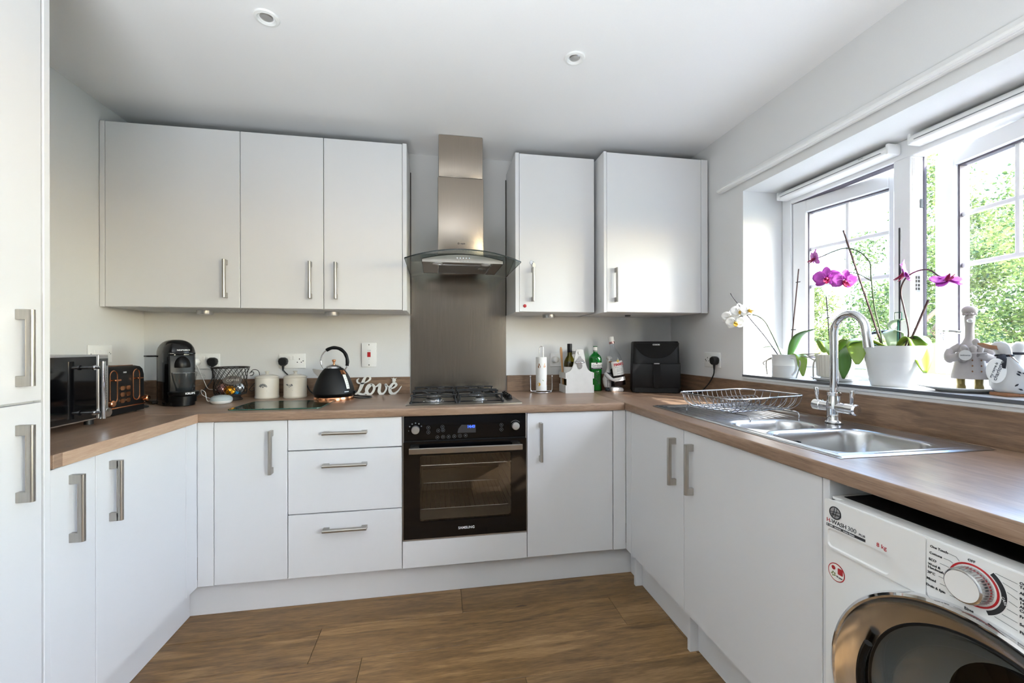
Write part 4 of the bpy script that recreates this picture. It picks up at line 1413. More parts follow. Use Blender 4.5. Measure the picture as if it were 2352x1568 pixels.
# ---------------- toaster
t = thing('toaster', 'black four-slice toaster with copper trim and knobs', 'toaster', (-1.165, 0.040, ZT), rad(90))
def rr_ring(x0, x1, y0, y1, z, r): return [(a, b, z) for a, b in rrect(x0, x1, y0, y1, r, 5)]
m = MB()
hw = .135
m.loft([rr_ring(-hw, hw, 0, .20, .006, .016), rr_ring(-hw - .001, hw + .001, -.001, .201, .03, .018), rr_ring(-hw, hw, 0, .20, .165, .018), rr_ring(-hw + .004, hw - .004, .003, .197, .19, .018),
        rr_ring(-hw + .012, hw - .012, .009, .191, .202, .018), rr_ring(-hw + .028, hw - .028, .022, .178, .207, .016)])
bd = m.build('body', 'black_matte', t, 60)
feet(t, [(x, y) for x in (-hw + .03, hw - .03) for y in (.03, .17)], .010, .007)
q = MB(); q.tube([(a, b, .0335) for a, b in rrect(-hw - .0015, hw + .0015, -.0015, .2015, .018, 5)], .0035, 8, True); q.build('trim_band', 'copper', bd)
for sx_ in (-1, 1):
    x = sx_ * .068
    slot = rrect(x - .0205, x + .0205, .056, .190, .0204, 8)
    q = MB(); q.prism(slot, -.0025, -.0005); q.build('lever_slot', 'dark_hole', bd, 0)
    q = MB(); q.tube([(a, -.003, b) for a, b in slot], .0024, 8, True); q.build('slot_ring', 'copper', bd)
    MB().box(x - .017, x + .017, -.022, -.002, .148, .155, .002).build('lever', 'copper', bd)
    q = MB(); q.M = Matrix.Translation((sx_ * .106, -.001, .058)) @ Matrix.Rotation(rad(90), 4, 'X'); q.lathe([(.010, 0), (.010, .010), (.0135, .012), (.0135, .026), (.011, .029), (0, .0295)], 24); q.build('knob', 'copper', bd)
for i in range(3):
    for x in (-.019, .016):
        z = .114 - i * .027
        q = MB(); q.prism(rrect(x - .0115, x + .0115, z - .009, z + .009, .006, 4), -.005, 0); q.build('button', 'copper', bd)
text_part('maker_name', 'neo', .013, 'text_white', bd, (0, -.0012, .182), FRONT)
for y in (.06, .125):
    MB().box(-.105, .105, y, y + .03, .2065, .2078).build('bread_slot', 'dark_hole', bd, 0)
MB().box(-.10, .10, .03, .034, .2068, .210, .001).build('slot_bar', 'copper', bd)

# ---------------- pod coffee machine
t = thing('coffee_machine', 'black pod coffee machine with a domed head and clear water tank', 'coffee machine', (-1.138, 0.357, ZT), rad(45))
m = MB()
w_, d_ = .068, .082
def cm_ring(s_, z, dx=0): return [(a * s_, b * s_ + dx, z) for a, b in rrect(-w_, w_, -d_, d_, .045, 6)]
m.loft([cm_ring(1, .002), cm_ring(1, .05), cm_ring(1, .255)] + [cm_ring(math.cos(rad(a)) ** .75, .256 + .070 * math.sin(rad(a))) for a in (10, 25, 40, 52, 63, 72, 80, 86)])
bd = m.build('body', 'black_gloss', t, 60)
MB().box(-.052, .052, -d_ - .004, -d_ + .03, .022, .250, .006, 2).build('front_panel', 'black_satin', t)
q = MB(); q.box(-.054, .054, -d_ - .010, -d_ + .03, .252, .262, .004, 2); q.build('lever', 'black_gloss', t)
q = MB(); q.ball((0, -d_ - .002, .196), (.034, .024, .048), 20, 12); q.v = [(p[0], p[1], max(p[2], .188)) for p in q.v]; q.build('spout_hood', 'black_satin', t, 60)
q = MB(); q.lathe([(0, .02), (.054, .02), (.056, .055), (0, .055)], 32, (0, -d_ - .012, 0)); q.lathe([(0, .003), (.048, .003), (.049, .022), (0, .022)], 32, (0, -d_ - .010, 0)); q.build('drip_base', 'black_satin', t)
q = MB(); q.lathe([(0, .050), (.052, .050), (.060, .054), (.062, .058), (.062, .070), (.058, .072), (0, .071)], 40, (0, -d_ - .022, 0)); tr = q.build('cup_tray', 'black_satin', t)
text_part('maker_name', 'KRUPS', .0135, 'text_white', tr, (.006, -d_ - .0845, .064), (rad(90), 0, rad(5)), space=1.05, bold=.0003)
text_part('brand_name', 'NESPRESSO', .0105, 'text_white', bd, (.006, -d_ + .0005, .273), (rad(74), 0, 0), bold=.0002)
q = MB(); q.loft([[(a, b, z) for a, b in rrect(-.088, .002, .086, .176, .03, 5)] for z in (.02, .238)], True, False); q.build('water_tank', 'tank_glass', t, 60)
q = MB(); q.loft([[(a, b, z) for a, b in rrect(-.090, .004, .084, .178, .03, 5)] for z in (.2385, .246)]); q.build('tank_lid', 'black_satin', t, 60)
q = MB().box(-.080, .0, .07, .170, .002, .019, .004); q.build('tank_base', 'black_satin', t)

# glass cup on the coffee machine tray
cup_pos = wmat(t) @ Vector((.004, -d_ - .022, .0805 - .008))
t = thing('glass_cup', 'clear glass espresso cup on the coffee machine tray', 'cup', cup_pos, rad(20))
KS = Matrix.Scale(1.36, 4)
m = MB(); m.M = KS; m.lathe([(0, 0), (.021, 0), (.024, .006), (.025, .010), (.032, .035), (.037, .062), (.0375, .066), (.0355, .066), (.0305, .036), (.023, .012), (0, .010)], 32); m.build('bowl', 'clear_glass', t, 60)
m = MB(); m.M = KS; m.tube(spline([(.034, 0, .056), (.046, -.002, .060), (.057, -.003, .052), (.053, -.003, .036), (.040, -.001, .022), (.028, 0, .016)], 6), .0035, 8); m.build('handle', 'clear_glass', t, 60)
m = MB(); m.M = KS; m.lathe([(.0355, .066), (.0365, .0675), (.0375, .066)], 32); m.build('rim', 'chrome_soft', t, 60)

# ---------------- wire pod basket
PB = Vector((-0.945, 0.490, ZT))
t = thing('pod_basket', 'cup-shaped brown wire basket of coffee pods', 'basket', PB, rad(30))
def bas_r(z):
    pr = [(.030, .070), (.045, .077), (.07, .079), (.10, .075), (.14, .078), (.176, .088)]
    for (a, ra), (b, rb) in zip(pr, pr[1:]):
        if z <= b: u = (z - a) / (b - a); return ra + (rb - ra) * (u * u * (3 - 2 * u))
    return pr[-1][1]
m = MB()
for s_ in (-1, 1):
    for i in range(20):
        a0 = 2 * math.pi * i / 20
        pts = []
        for j in range(13):
            z = .030 + .146 * j / 12
            a = a0 + s_ * 1.25 * j / 12
            pts.append((bas_r(z) * math.cos(a), bas_r(z) * math.sin(a), z))
        m.tube(pts, .0013, 5)
m.build('mesh_wires', 'dark_wire', t)
m = MB(); m.tube([(.0885 * math.cos(a / 20 * math.pi), .0885 * math.sin(a / 20 * math.pi), .177) for a in range(40)], .003, 8, True); m.build('rim', 'dark_wire', t)
m = MB(); m.lathe([(0, 0), (.056, 0), (.058, .004), (.050, .012), (.046, .020), (.060, .028), (.076, .031), (.074, .034), (0, .030)], 36); m.build('foot', 'brown_plate', t)
m = MB(); m.prism([(.044 * math.cos(rad(a)), .024 * math.sin(rad(a))) for a in range(0, 360, 12)], -.001, .001); 
m.v = [(p[0], p[1] - math.sqrt(max(0, .0805 ** 2 - p[0] ** 2)), p[2] + .112) for p in m.v]
pl_ = m.build('name_plate', 'brown_plate', t)
text_part('plate_text', 'COFFEE', .017, 'root', pl_, (0, -.0835, .112), FRONT, space=1.05, sx=.95)
m = MB()
m.tube(spline([(.088, -.004, .140), (.105, -.006, .160), (.128, -.008, .155), (.136, -.008, .128), (.122, -.006, .100), (.100, -.004, .070), (.085, -.002, .050)], 6), .002, 7)
m.tube(spline([(.090, -.004, .128), (.102, -.006, .130), (.108, -.007, .143), (.100, -.007, .150), (.096, -.006, .145)], 6), .002, 7)
m.tube(spline([(.085, -.002, .050), (.098, -.004, .042), (.112, -.006, .048), (.112, -.006, .058), (.104, -.005, .060)], 6), .002, 7)
m.build('handle', 'dark_wire', t)
# coffee pods lying in it
pod = MB(); pod.lathe([(0, .024), (.011, .023), (.020, .016), (.024, .004), (.0275, .002), (.0285, 0), (.0275, -.002), (0, -.002)], 24)
for i, (dx, dy, dz, rx, ry, mm_, lb) in enumerate([
        (-.028, -.032, .062, 80, -25, 'pod_pink', 'pink foil coffee pod in the wire basket'), (.012, -.040, .056, 55, 10, 'pod_gold', 'golden foil coffee pod at the front of the wire basket'),
        (.048, -.020, .068, 95, 40, 'pod_silver', 'silver coffee pod turned lid outward in the wire basket'), (.030, -.014, .046, 10, 20, 'pod_blue', 'blue foil coffee pod in the wire basket'),
        (-.048, .010, .054, 60, -60, 'pod_silver', 'silver coffee pod leaning on the side of the wire basket'), (.0, .030, .058, -40, 10, 'black_satin', 'black coffee pod at the back of the wire basket')]):
    o = place('coffee_pod', pod.mesh('coffee_pod', mm_, 50), None, PB + Vector((dx, dy, dz)), (rad(rx), rad(ry), 0))
    tag(o, lb, 'coffee pod', 'coffee pods in the basket')

# ---------------- smart speaker
t = thing('smart_speaker', 'small round grey fabric smart speaker on the worktop', 'speaker', (-0.925, 0.345, ZT))
m = MB(); m.lathe([(0, 0), (.036, 0), (.045, .006), (.049, .016)], 40); m.build('base', 'white_plastic', t, 60)
m = MB(); m.lathe([(.049, .016), (.0495, .022), (.046, .031), (.036, .038), (.018, .0415), (0, .042)], 40); m.build('fabric_cover', 'fabric_grey', t, 60)
tag(MB().tube(spline([(-.974, .345, ZT + .012), (-.992, .350, ZT + .014), (-1.005, .365, ZT + .03), (-1.02, .385, ZT + .055), (-1.05, .41, ZT + .064), (-1.065, .46, ZT + .03), (-1.03, .50, ZT + .005), (-1.0, .52, ZT + .02), (-.985, .505, ZT + .042), (-1.02, .48, ZT + .058), (-1.075, .53, ZT + .06), (-1.13, .60, ZT + .1), (-1.175, .618, ZT + .19)], 8), .0018, 6).build('speaker_cable', 'white_plastic'), 'thin white cable of the smart speaker', 'cable')

# ---------------- ceramic canisters
def canister(x, y, lb, turn):
    t = thing('canister', lb, 'canister', (x, y, ZT), group='cream ceramic canisters')
    m = MB(); m.lathe([(0, 0), (.060, 0), (.062, .003), (.062, .012), (.060, .015), (.060, .110), (.0585, .114), (.055, .114), (0, .112)], 40); bd = m.build('jar', 'cream_ceramic', t, 50)
    m = MB(); m.lathe([(.0600, .1145), (.0615, .116), (.0605, .120), (.050, .126), (.030, .131), (.012, .133), (.008, .136), (.007, .143), (.012, .148), (.010, .1515), (0, .152)], 40); m.build('lid', 'cream_ceramic', t, 50)
    q = MB()
    random.seed(int(x * -100))
    n_ = 16 if turn == 0 else 11
    for i in range(n_):
        a = math.pi * i / (n_ - 1) if turn == 0 else random.uniform(.2, 2.6)
        r_ = (.012 if i % 2 else .018) if turn == 0 else random.uniform(.004, .022)
        cxx, czz = turn + r_ * math.cos(a), .068 + r_ * math.sin(a) * .8
        for s_ in range(3):
            b = s_ * 2.1 + i
            q.prism(arc(cxx + .002 * math.cos(b), czz + .002 * math.sin(b), .0017, 0, 360, 7)[:-1], 0, .0004)
        q.prism([(turn, .062), (turn + .0005, .062), (cxx + .0005, czz), (cxx, czz)], 0, .0004)
    q.box(turn - .019, turn + .019, 0, .0004, .045, .0464)
    q.v = [(p[0], -math.sqrt(max(0, .0604 ** 2 - p[0] ** 2)) + p[1], p[2]) for p in q.v]
    q.build('painted_flowers', 'text_grey', bd, 0)
canister(-0.783, 0.548, 'cream ceramic canister with flower print beside the pod basket', 0)
canister(-0.634, 0.546, 'cream ceramic canister with bird print beside the kettle', -.014)

# ---------------- glass chopping board
t = thing('chopping_board', 'clear glass chopping board lying in front of the canisters', 'chopping board', (-0.572, 0.195, ZT), rad(-1))
o_ = rrect(-.200, .200, -.145, .145, .02, 5); i_ = rrect(-.1985, .1985, -.1435, .1435, .019, 5)
m = MB(); m.prism(i_, .0025, .0065, 'xy'); m.build('sheet', 'green_edge_glass', t, 0)
m = MB(); frame_prism(m, o_, i_, .0023, .0067, 'xy'); m.build('ground_edge', 'glass_edge_green', t, 0)
feet(t, [(x, y) for x in (-.17, .17) for y in (-.115, .115)], .008, .0023, 'white_plastic')

# ---------------- kettle
t = thing('kettle', 'black pyramid kettle with copper base and arched handle', 'kettle', (-0.396, 0.415, ZT))
m = MB(); m.lathe([(0, 0), (.103, 0), (.104, .004), (.100, .018), (0, .018)], 48); m.build('power_base', 'copper', t, 40)
m = MB(); m.lathe([(0, .020), (.098, .020), (.1035, .028), (.107, .036)], 48); m.build('lower_ring', 'black_satin', t, 60)
m = MB(); m.lathe([(.107, .036), (.1065, .044), (.104, .058), (.096, .085), (.084, .115), (.070, .142), (.057, .160), (.049, .168), (.046, .172)], 48); bd = m.build('body', 'black_matte', t, 60)
m = MB(); m.lathe([(.046, .172), (.044, .178), (.036, .186), (.022, .192), (.008, .194), (0, .194)], 40); lid = m.build('lid', 'chrome', t, 60)
m = MB(); m.lathe([(.005, .192), (.0045, .200), (.010, .211), (.011, .215), (.008, .218), (0, .219)], 24); m.build('lid_knob', 'copper', lid, 60)
m = MB()
sp = [[Vector((-.072 - .040 * k, y * (.026 - .006 * k), z0)) for y, z0 in ((-1, .120 + .038 * k), (1, .120 + .038 * k), (.7, .150 + .016 * k), (-.7, .150 + .016 * k))] for k in (0, 1)]
sp = [[(-.055, -.030, .105), (-.055, .030, .105), (-.050, .018, .158), (-.050, -.018, .158)], [(-.100, -.018, .150), (-.100, .018, .150), (-.108, .012, .168), (-.108, -.012, .168)]]
m.loft(sp); m.build('spout', 'steel_h', t, 35)
hpts = [(-.050, 0, .166), (-.064, 0, .190), (-.068, 0, .222), (-.054, 0, .254), (-.030, 0, .274), (-.002, 0, .283), (.030, 0, .277), (.055, 0, .256), (.068, 0, .226), (.070, 0, .196), (.064, 0, .172), (.052, 0, .160)]
hp = spline(hpts, 6)
m = MB(); m.tube(hp, .0042, 10); hd = m.build('handle', 'chrome', t, 60)
g = hp[22:58]
m = MB(); m.tube(g, [.0092 + .0005 * math.sin(i * .9) for i in range(len(g))], 14); m.build('handle_grip', 'black_satin', hd, 60)
# water gauge on the slope
def kr(z):
    pr = [(.036, .107), (.058, .104), (.085, .096), (.115, .084), (.142, .070), (.160, .057), (.168, .049)]
    for (a, ra), (b, rb) in zip(pr, pr[1:]):
        if z <= b: return ra + (rb - ra) * (z - a) / (b - a)
    return .049
def on_kettle(a, z, off): r_ = kr(z) + off; return (r_ * math.sin(a), -r_ * math.cos(a), z)
m = MB(); m.grid(lambda u, v: on_kettle(.98 + (u - .5) * (.20 + .08 * v), .062 + .076 * v, .0015), 6, 14); m.build('water_gauge', 'label_white', bd, 60)
m = MB(); m.grid(lambda u, v: on_kettle(.98 + (u - .5) * .46, .140 + .022 * v, .003), 6, 4); m.build('gauge_cap', 'copper', bd, 60)
q = MB()
for i in range(6):
    q.grid(lambda u, v: on_kettle(.98 + (u - .3) * .09, .072 + i * .011 + .001 * v, .002), 2, 1)
q.build('gauge_marks', 'text_dark', bd, 0)
m = MB(); m.box(.090, .116, -.02, .02, .030, .046, .004); m.build('switch', 'black_satin', t)
m = MB(); m.grid(lambda u, v: on_kettle(.86 + (u - .5) * .26, .0455 + .004 * v, .0008), 3, 1); m.build('maker_mark', 'text_white', bd, 0)
tag(MB().tube(spline([(-.292, .415, ZT + .008), (-.255, .40, ZT + .006), (-.215, .42, ZT + .004), (-.205, .46, ZT + .004), (-.24, .49, ZT + .004), (-.30, .50, ZT + .009), (-.33, .53, ZT + .012), (-.42, .565, ZT + .006), (-.52, .575, ZT + .008), (-.565, .585, ZT + .03), (-.60, .60, ZT + .08), (-.668, .612, ZT + .10), (-.700, .612, ZT + .130), (-.716, .612, ZT + .148), (-.720, .6115, ZT + .157)], 8), .0035, 8).build('kettle_cable', 'black_rubber'), 'black mains cable running from the kettle to its plug', 'cable')

# ---------------- Love sign
m = MB()
Y0, Y1 = -.006, .006
S = 1.0
stroke(m, [(.022, .098), (.012, .088), (.016, .074), (.034, .068), (.060, .074), (.085, .092), (.082, .108), (.066, .110), (.052, .094), (.040, .062), (.026, .028), (.010, .008), (.000, .006)], [.004, .008, .007, .006, .006, .009, .007, .006, .012, .016, .012, .007, .004], Y0 - .0004 * 1, Y1 + .0004 * 1, k=1.22)
stroke(m, [(-.004, .012), (.010, .012), (.030, .006), (.048, .003), (.064, .018), (.078, .040), (.098, .060)], [.004, .006, .010, .010, .008, .006, .005], Y0 - .0004 * 2, Y1 + .0004 * 2, k=1.22)
stroke(m, [(.098, .062), (.078, .056), (.066, .034), (.070, .010), (.088, .004), (.104, .020), (.110, .042), (.100, .060), (.088, .060)], [.010, .013, .014, .013, .009, .010, .012, .009, .004], Y0 - .0004 * 3, Y1 + .0004 * 3, k=1.22)
stroke(m, [(.100, .052), (.120, .048), (.134, .058), (.142, .060), (.140, .040), (.138, .018), (.150, .003), (.168, .012), (.180, .036), (.176, .060), (.184, .052), (.200, .042)], [.004, .006, .009, .013, .013, .014, .012, .008, .008, .010, .006, .004], Y0 - .0004 * 4, Y1 + .0004 * 4, k=1.22)
stroke(m, [(.200, .034), (.222, .040), (.238, .056), (.226, .068), (.210, .056), (.200, .034), (.204, .012), (.222, .003), (.246, .018), (.268, .048)], [.005, .007, .010, .010, .012, .014, .014, .011, .007, .004], Y0 - .0004 * 5, Y1 + .0004 * 5, k=1.22)
lv = m.build('love_sign', 'cut_wood_white', None, 0)
lv.location = (-.318, .597, ZT + .0005)
tag(lv, 'white cut-out wooden script word sign reading Love', 'sign')
m = MB(); m.prism([(.214, .076), (.216, .090), (.208, .096), (.217, .095), (.222, .100), (.228, .094), (.240, .098), (.234, .090), (.236, .080), (.228, .074)], Y0 + .001, Y1 - .001)
m.build('butterfly', 'cut_wood_white', lv, 35)

# ============================================================ THINGS ON THE RIGHT OF THE HOB
# ---------------- kitchen roll on its wire stand
t = thing('kitchen_roll_stand', 'chrome wire stand holding the kitchen roll', 'stand', (0.806, 0.535, ZT))
m = MB()
R_ = .064
m.tube([(R_ * math.cos(a / 16 * math.pi), R_ * math.sin(a / 16 * math.pi), .004) for a in range(32)], .0035, 8, True)
m.tube(spline([(-.070, 0, .098), (-.070, 0, .03), (-.068, 0, .014), (-.058, 0, .0085), (0, 0, .0085), (.058, 0, .0085), (.068, 0, .014), (.070, 0, .03), (.070, 0, .098)], 4), .003, 8)
m.build('base', 'chrome_soft', t)
m = MB(); m.ball((-.070, 0, .101), .0055, 12, 8); m.ball((.070, 0, .101), .0055, 12, 8); m.build('ball_end', 'chrome', t)
m = MB(); m.tube([(-.0125, 0, .01)] + [(.0125 * math.cos(rad(a)), 0, .276 + .0125 * math.sin(rad(a))) for a in range(180, -1, -20)] + [(.0125, 0, .01)], .0022, 8); m.build('loop_post', 'chrome_soft', t)
t = thing('kitchen_roll', 'slim white kitchen roll printed with fruit', 'kitchen roll', (0.806, 0.535, ZT + .0125))
m = MB(); m.lathe([(.016, .001), (.0335, 0), (.034, .002), (.034, .206), (.0335, .208), (.016, .207), (.016, .001)], 40); bd = m.build('paper', 'paper', t, 50)
def print_on(name, poly, mm_, z, a, r_=.0343):
    q = MB(); q.prism(poly, 0, .0004)
    q.v = [(r_ * math.sin(a + p[0] / r_), -r_ * math.cos(a + p[0] / r_) + p[1], z + p[2]) for p in q.v]
    q.build(name, mm_, bd, 0)
ell = lambda rx, rz, n=14: [(rx * math.cos(2 * math.pi * i / n), rz * math.sin(2 * math.pi * i / n)) for i in range(n)]
pear = [(0, .016), (.003, .012), (.004, .005), (.009, -.003), (.009, -.010), (.004, -.014), (-.004, -.014), (-.009, -.010), (-.009, -.003), (-.004, .005), (-.003, .012)]
print_on('printed_fruit', pear, 'brown_print', .155, -.62)
print_on('printed_fruit', [(a * .9, b * .9) for a, b in pear], 'yellow_print', .156, .42)
print_on('printed_fruit', [(a * .62, b * .62) for a, b in pear], 'paper', .155, .42, .0348)
print_on('printed_fruit', ell(.003, .004), 'salmon_print', .152, .42, .0352)
print_on('printed_fruit', ell(.010, .011), 'yellow_print', .040, -.68)
print_on('printed_fruit', [(-.010, -.008), (.004, -.010), (.010, -.006), (.006, .016)], 'salmon_print', .046, .80)
print_on('printed_fruit', [(-.006, .008), (-.001, .006), (.005, .0), (.004, -.003), (-.002, .002)], 'green_print', .062, .08)

# ---------------- white wooden bottle crate
CR = Vector((1.030, 0.522, ZT))
t = thing('bottle_crate', 'white-washed wooden bottle carrier with a bottle opener', 'bottle carrier', CR)
W2, D2 = .084, .068
house = [(-W2, 0), (W2, 0), (W2, .128)] + [(.034 + (W2 - .034) * (1 - math.sin(rad(a))), .128 + (.085) * (1 - math.cos(rad(a)))) for a in range(15, 91, 15)] + \
        [(.024, .255), (.022, .266), (.014, .270), (-.014, .270), (-.022, .266), (-.024, .255)] + [(-(.034 + (W2 - .034) * (1 - math.sin(rad(a)))), .128 + .085 * (1 - math.cos(rad(a)))) for a in range(90, 14, -15)] + [(-W2, .128)]
for y0, y1 in ((-D2, -D2 + .010), (D2 - .010, D2)):
    MB().prism(house, y0, y1).build('end_board', 'white_wood', t, 30)
for s_ in (-1, 1):
    for z0, z1 in ((0.0, .048), (.088, .125)):
        x0, x1 = sorted((s_ * W2, s_ * (W2 + .008)))
        MB().box(x0, x1, -D2 - .001, D2 + .001, z0, z1, .001).build('side_slat', 'white_wood', t)
MB().box(-W2 + .001, W2 - .001, -D2 + .01, D2 - .01, .001, .009).build('floor_board', 'white_wood', t)
m = MB(); m.cyl((0, -D2 - .004, .248), (0, D2 + .004, .248), .011, n=18); m.build('carry_bar', 'white_wood', t)
m = MB()
m.prism([(0, .228), (.007, .225), (.008, .216), (.022, .204), (.030, .192), (.028, .186), (.014, .180), (.016, .164), (.010, .152), (0, .147), (-.010, .152), (-.016, .164), (-.014, .180), (-.028, .186), (-.030, .192), (-.022, .204), (-.008, .216), (-.007, .225)], -D2 - .004, -D2)
op = m.build('bottle_opener', 'chrome_soft', t, 40)
m = MB(); m.tube(spline([(-.028, -D2 - .006, .190), (-.016, -D2 - .014, .186), (0, -D2 - .016, .190), (.016, -D2 - .014, .186), (.028, -D2 - .006, .190)], 5), .004, 8); m.build('opener_lip', 'chrome', op, 50)
# things standing in it
t = thing('wine_bottle', 'olive green wine bottle with a dark cap in the carrier', 'bottle', CR + Vector((-.042, .004, .0095)))
m = MB(); m.lathe([(0, 0), (.034, 0), (.036, .004), (.036, .165), (.034, .185), (.024, .206), (.0150, .220), (.0140, .235), (.0140, .262)], 32); m.build('glass', 'bottle_olive', t, 60)
m = MB(); m.lathe([(.0148, .240), (.0152, .243), (.0152, .292), (.0145, .295), (0, .295)], 24); m.build('cap', 'black_satin', t, 50)
m = MB(); m.lathe([(.0363, .085), (.0363, .150)], 32); m.build('label', 'label_white', t, 60)
m = MB(); m.lathe([(0, .004), (.0335, .004), (.0338, .16), (.030, .182), (0, .183)], 24); m.build('wine', 'wine_olive', t, 60)
t = thing('wooden_spoon', 'wooden spatula leaning in the bottle carrier', 'spatula', CR + Vector((-.072, .035, .0095)), rot=(rad(4), rad(-5), 0))
m = MB(); m.loft([[(a * k, b * .5, z) for a, b in rrect(-.006, .006, -.006, .006, .004, 3)] for z, k in ((0, 1), (.15, 1), (.20, 1.15), (.235, 1.35), (.262, 1.2), (.275, .6))]); m.build('blade', 'bamboo', t, 60)
t = thing('sauce_bottle', 'small red capped bottle inside the carrier', 'bottle', CR + Vector((.036, .020, .0095)))
m = MB(); m.lathe([(0, 0), (.022, 0), (.022, .085), (.012, .10), (.012, .115), (0, .115)], 20); m.build('glass', 'red', t, 50)
t = thing('spice_jar', 'short dark jar inside the carrier', 'jar', CR + Vector((-.050, -.040, .0095)))
m = MB(); m.lathe([(0, 0), (.014, 0), (.015, .09), (0, .09)], 20); m.build('jar_body', 'red', t, 50)
m = MB(); m.lathe([(0, .0905), (.016, .0905), (.016, .105), (0, .105)], 20); m.build('jar_lid', 'black_satin', t, 50)

# ---------------- gin bottle
t = thing('gin_bottle', 'tall green glass gin bottle with white label', 'bottle', (1.176, 0.572, ZT))
m = MB()
def gr(w_, d_, z, r_=.014): return [(a, b, z) for a, b in rrect(-w_, w_, -d_, d_, min(r_, d_ * .95), 5)]
m.loft([gr(.037, .024, 0), gr(.0385, .026, .004), gr(.0385, .026, .205), gr(.034, .024, .222), gr(.022, .017, .236, .012), gr(.0135, .0130, .244, .0125), gr(.0125, .0125, .262, .012)], True, True)
m.build('glass', 'bottle_green', t, 60)
m = MB(); m.loft([gr(.0355, .0230, .004), gr(.0355, .0230, .20), gr(.030, .02, .215)]); m.build('gin', 'green_liquid', t, 60)
m = MB(); m.lathe([(.0135, .255), (.0138, .257), (.0138, .286), (.0128, .288), (0, .288)], 24); c_ = m.build('cap', 'label_white', t, 50)
m = MB(); m.lathe([(.0140, .283), (.0138, .2885), (0, .2888)], 24); m.lathe([(.0141, .257), (.0141, .2605)], 24); m.build('cap_band', 'label_green', c_, 50)
lb = MB().box(-.0365, .0365, -.0272, -.0255, .150, .182).build('label', 'label_white', t, 0)
MB().box(-.0365, .0365, -.0275, -.0257, .141, .1505).build('label_band', 'text_dark', lb, 0)
text_part('label_script', "Gordon's", .0225, 'text_dark', lb, (.001, -.0277, .163), FRONT, shear=.35, sx=.82)
text_part('label_text', 'LONDON DRY GIN', .006, 'text_white', lb, (0, -.0280, .1455), FRONT)
m = MB(); m.prism(ell(.005, .006), -.028, -.0274); m.v = [(p[0] - .006 + .006, p[1], p[2] + .180) for p in m.v]; m.build('label_crest', 'text_dark', lb, 0)
q = MB()
for i in range(9):
    a = i * .7
    q.ball((.012 * math.sin(a * 1.3), -.026, .040 + i * .009), (.004, .0015, .0045), 8, 6)
q.ball((.0, -.026, .122), (.008, .002, .006), 10, 6)
q.build('embossing', 'label_green', t, 60)

# ---------------- goose bottle holder with the slanted bottle
GH = Vector((1.285, 0.515, ZT))
t = thing('goose_bottle_holder', 'painted chef goose figurine hugging the slanted bottle', 'figurine', GH)
m = MB()
m.loft([[(a, b, z) for a, b in rrect(-.030 - k, .042 + k, -.040 - k, .030, .012, 4)] for z, k in ((0, .0), (.008, .004), (.020, .003), (.027, -.004))]); m.build('cushion_base', 'figure_white', t, 60)
m = MB()
sk = [((-.042, .012, .026), .022, .020), ((-.044, .014, .050), .028, .024), ((-.044, .016, .078), .030, .024), ((-.040, .018, .104), .024, .020), ((-.036, .018, .128), .016, .014), ((-.034, .016, .150), .011, .011), ((-.034, .014, .172), .011, .011), ((-.034, .010, .190), .014, .014), ((-.034, .008, .203), .011, .011)]
m.loft([[(c[0] + a * math.cos(2 * math.pi * i / 16), c[1] + b * math.sin(2 * math.pi * i / 16), c[2]) for i in range(16)] for c, a, b in sk])
bd = m.build('body', 'figure_white', t, 60)
m = MB(); m.ball((-.032, -.008, .188), (.010, .017, .006), 12, 8); m.build('bill', 'beak', t, 60)
m = MB(); m.ball((-.034, .010, .212), (.020, .018, .014), 14, 8); m.lathe([(.013, .200), (.014, .208)], 16, (-.034, .010, 0)); m.build('chef_hat', 'figure_white', t, 60)
m = MB(); m.tube(spline([(-.058, .006, .112), (-.050, -.022, .092), (-.030, -.034, .078), (-.012, -.036, .074)], 5), [.013] * 8 + [.010] * 8, 10); m.ball((-.012, -.036, .072), .011, 10, 8); m.build('wing', 'figure_white', t, 60)
q = MB()
for i in range(7):
    a = -1.9 + i * .35
    q.tube([(-.043 + .028 * math.cos(a), .014 + .024 * math.sin(a) - .002, .030), (-.044 + .0305 * math.cos(a), .015 + .0245 * math.sin(a) - .002, .074)], .0016, 5)
q.build('trouser_stripes', 'cloth_black', bd, 60)
m = MB(); m.ball((-.052, -.004, .012), (.016, .022, .012), 12, 8); m.build('boot', 'cloth_black', t, 60)
m = MB(); m.tube(spline([(-.060, .004, .118), (-.040, -.010, .114), (-.020, .002, .118)], 5), .005, 8); m.build('neckerchief', 'cloth_black', t, 60)
t = thing('liqueur_bottle', 'half-full dark liqueur bottle leaning in the goose holder', 'bottle', GH + Vector((.026, -.016, .034)), rot=(rad(-4), rad(-9), 0))
t.scale = (1.14, 1.14, 1.14)
m = MB(); m.lathe([(0, .001), (.034, 0), (.037, .004), (.037, .150), (.033, .172), (.022, .196), (.0150, .212), (.0135, .235), (.0145, .250)], 36); m.build('glass', 'clear_glass', t, 60)
m = MB(); m.lathe([(0, .006), (.0345, .005), (.0350, .052), (0, .056)], 36); m.build('liqueur', 'dark_liquid', t, 60)
m = MB(); m.lathe([(0, .058), (.0345, .056), (.0350, .098), (0, .120)], 36, a0=rad(60), a1=rad(300)); m.build('liqueur_upper', 'dark_liquid', t, 60)  # partial shell of dark liquid above the main fill
m = MB(); m.lathe([(.0148, .240), (.0152, .242), (.0152, .278), (.0145, .280), (0, .280)], 24); cp_ = m.build('cap', 'label_white', t, 50)
m = MB(); m.lathe([(.0156, .240), (.0156, .252)], 24); m.build('neck_band', 'pod_pink', cp_, 50)
m = MB(); m.lathe([(.0373, .062), (.0373, .140)], 24, a0=rad(-150), a1=rad(-30)); lb = m.build('label', 'label_white', t, 60)
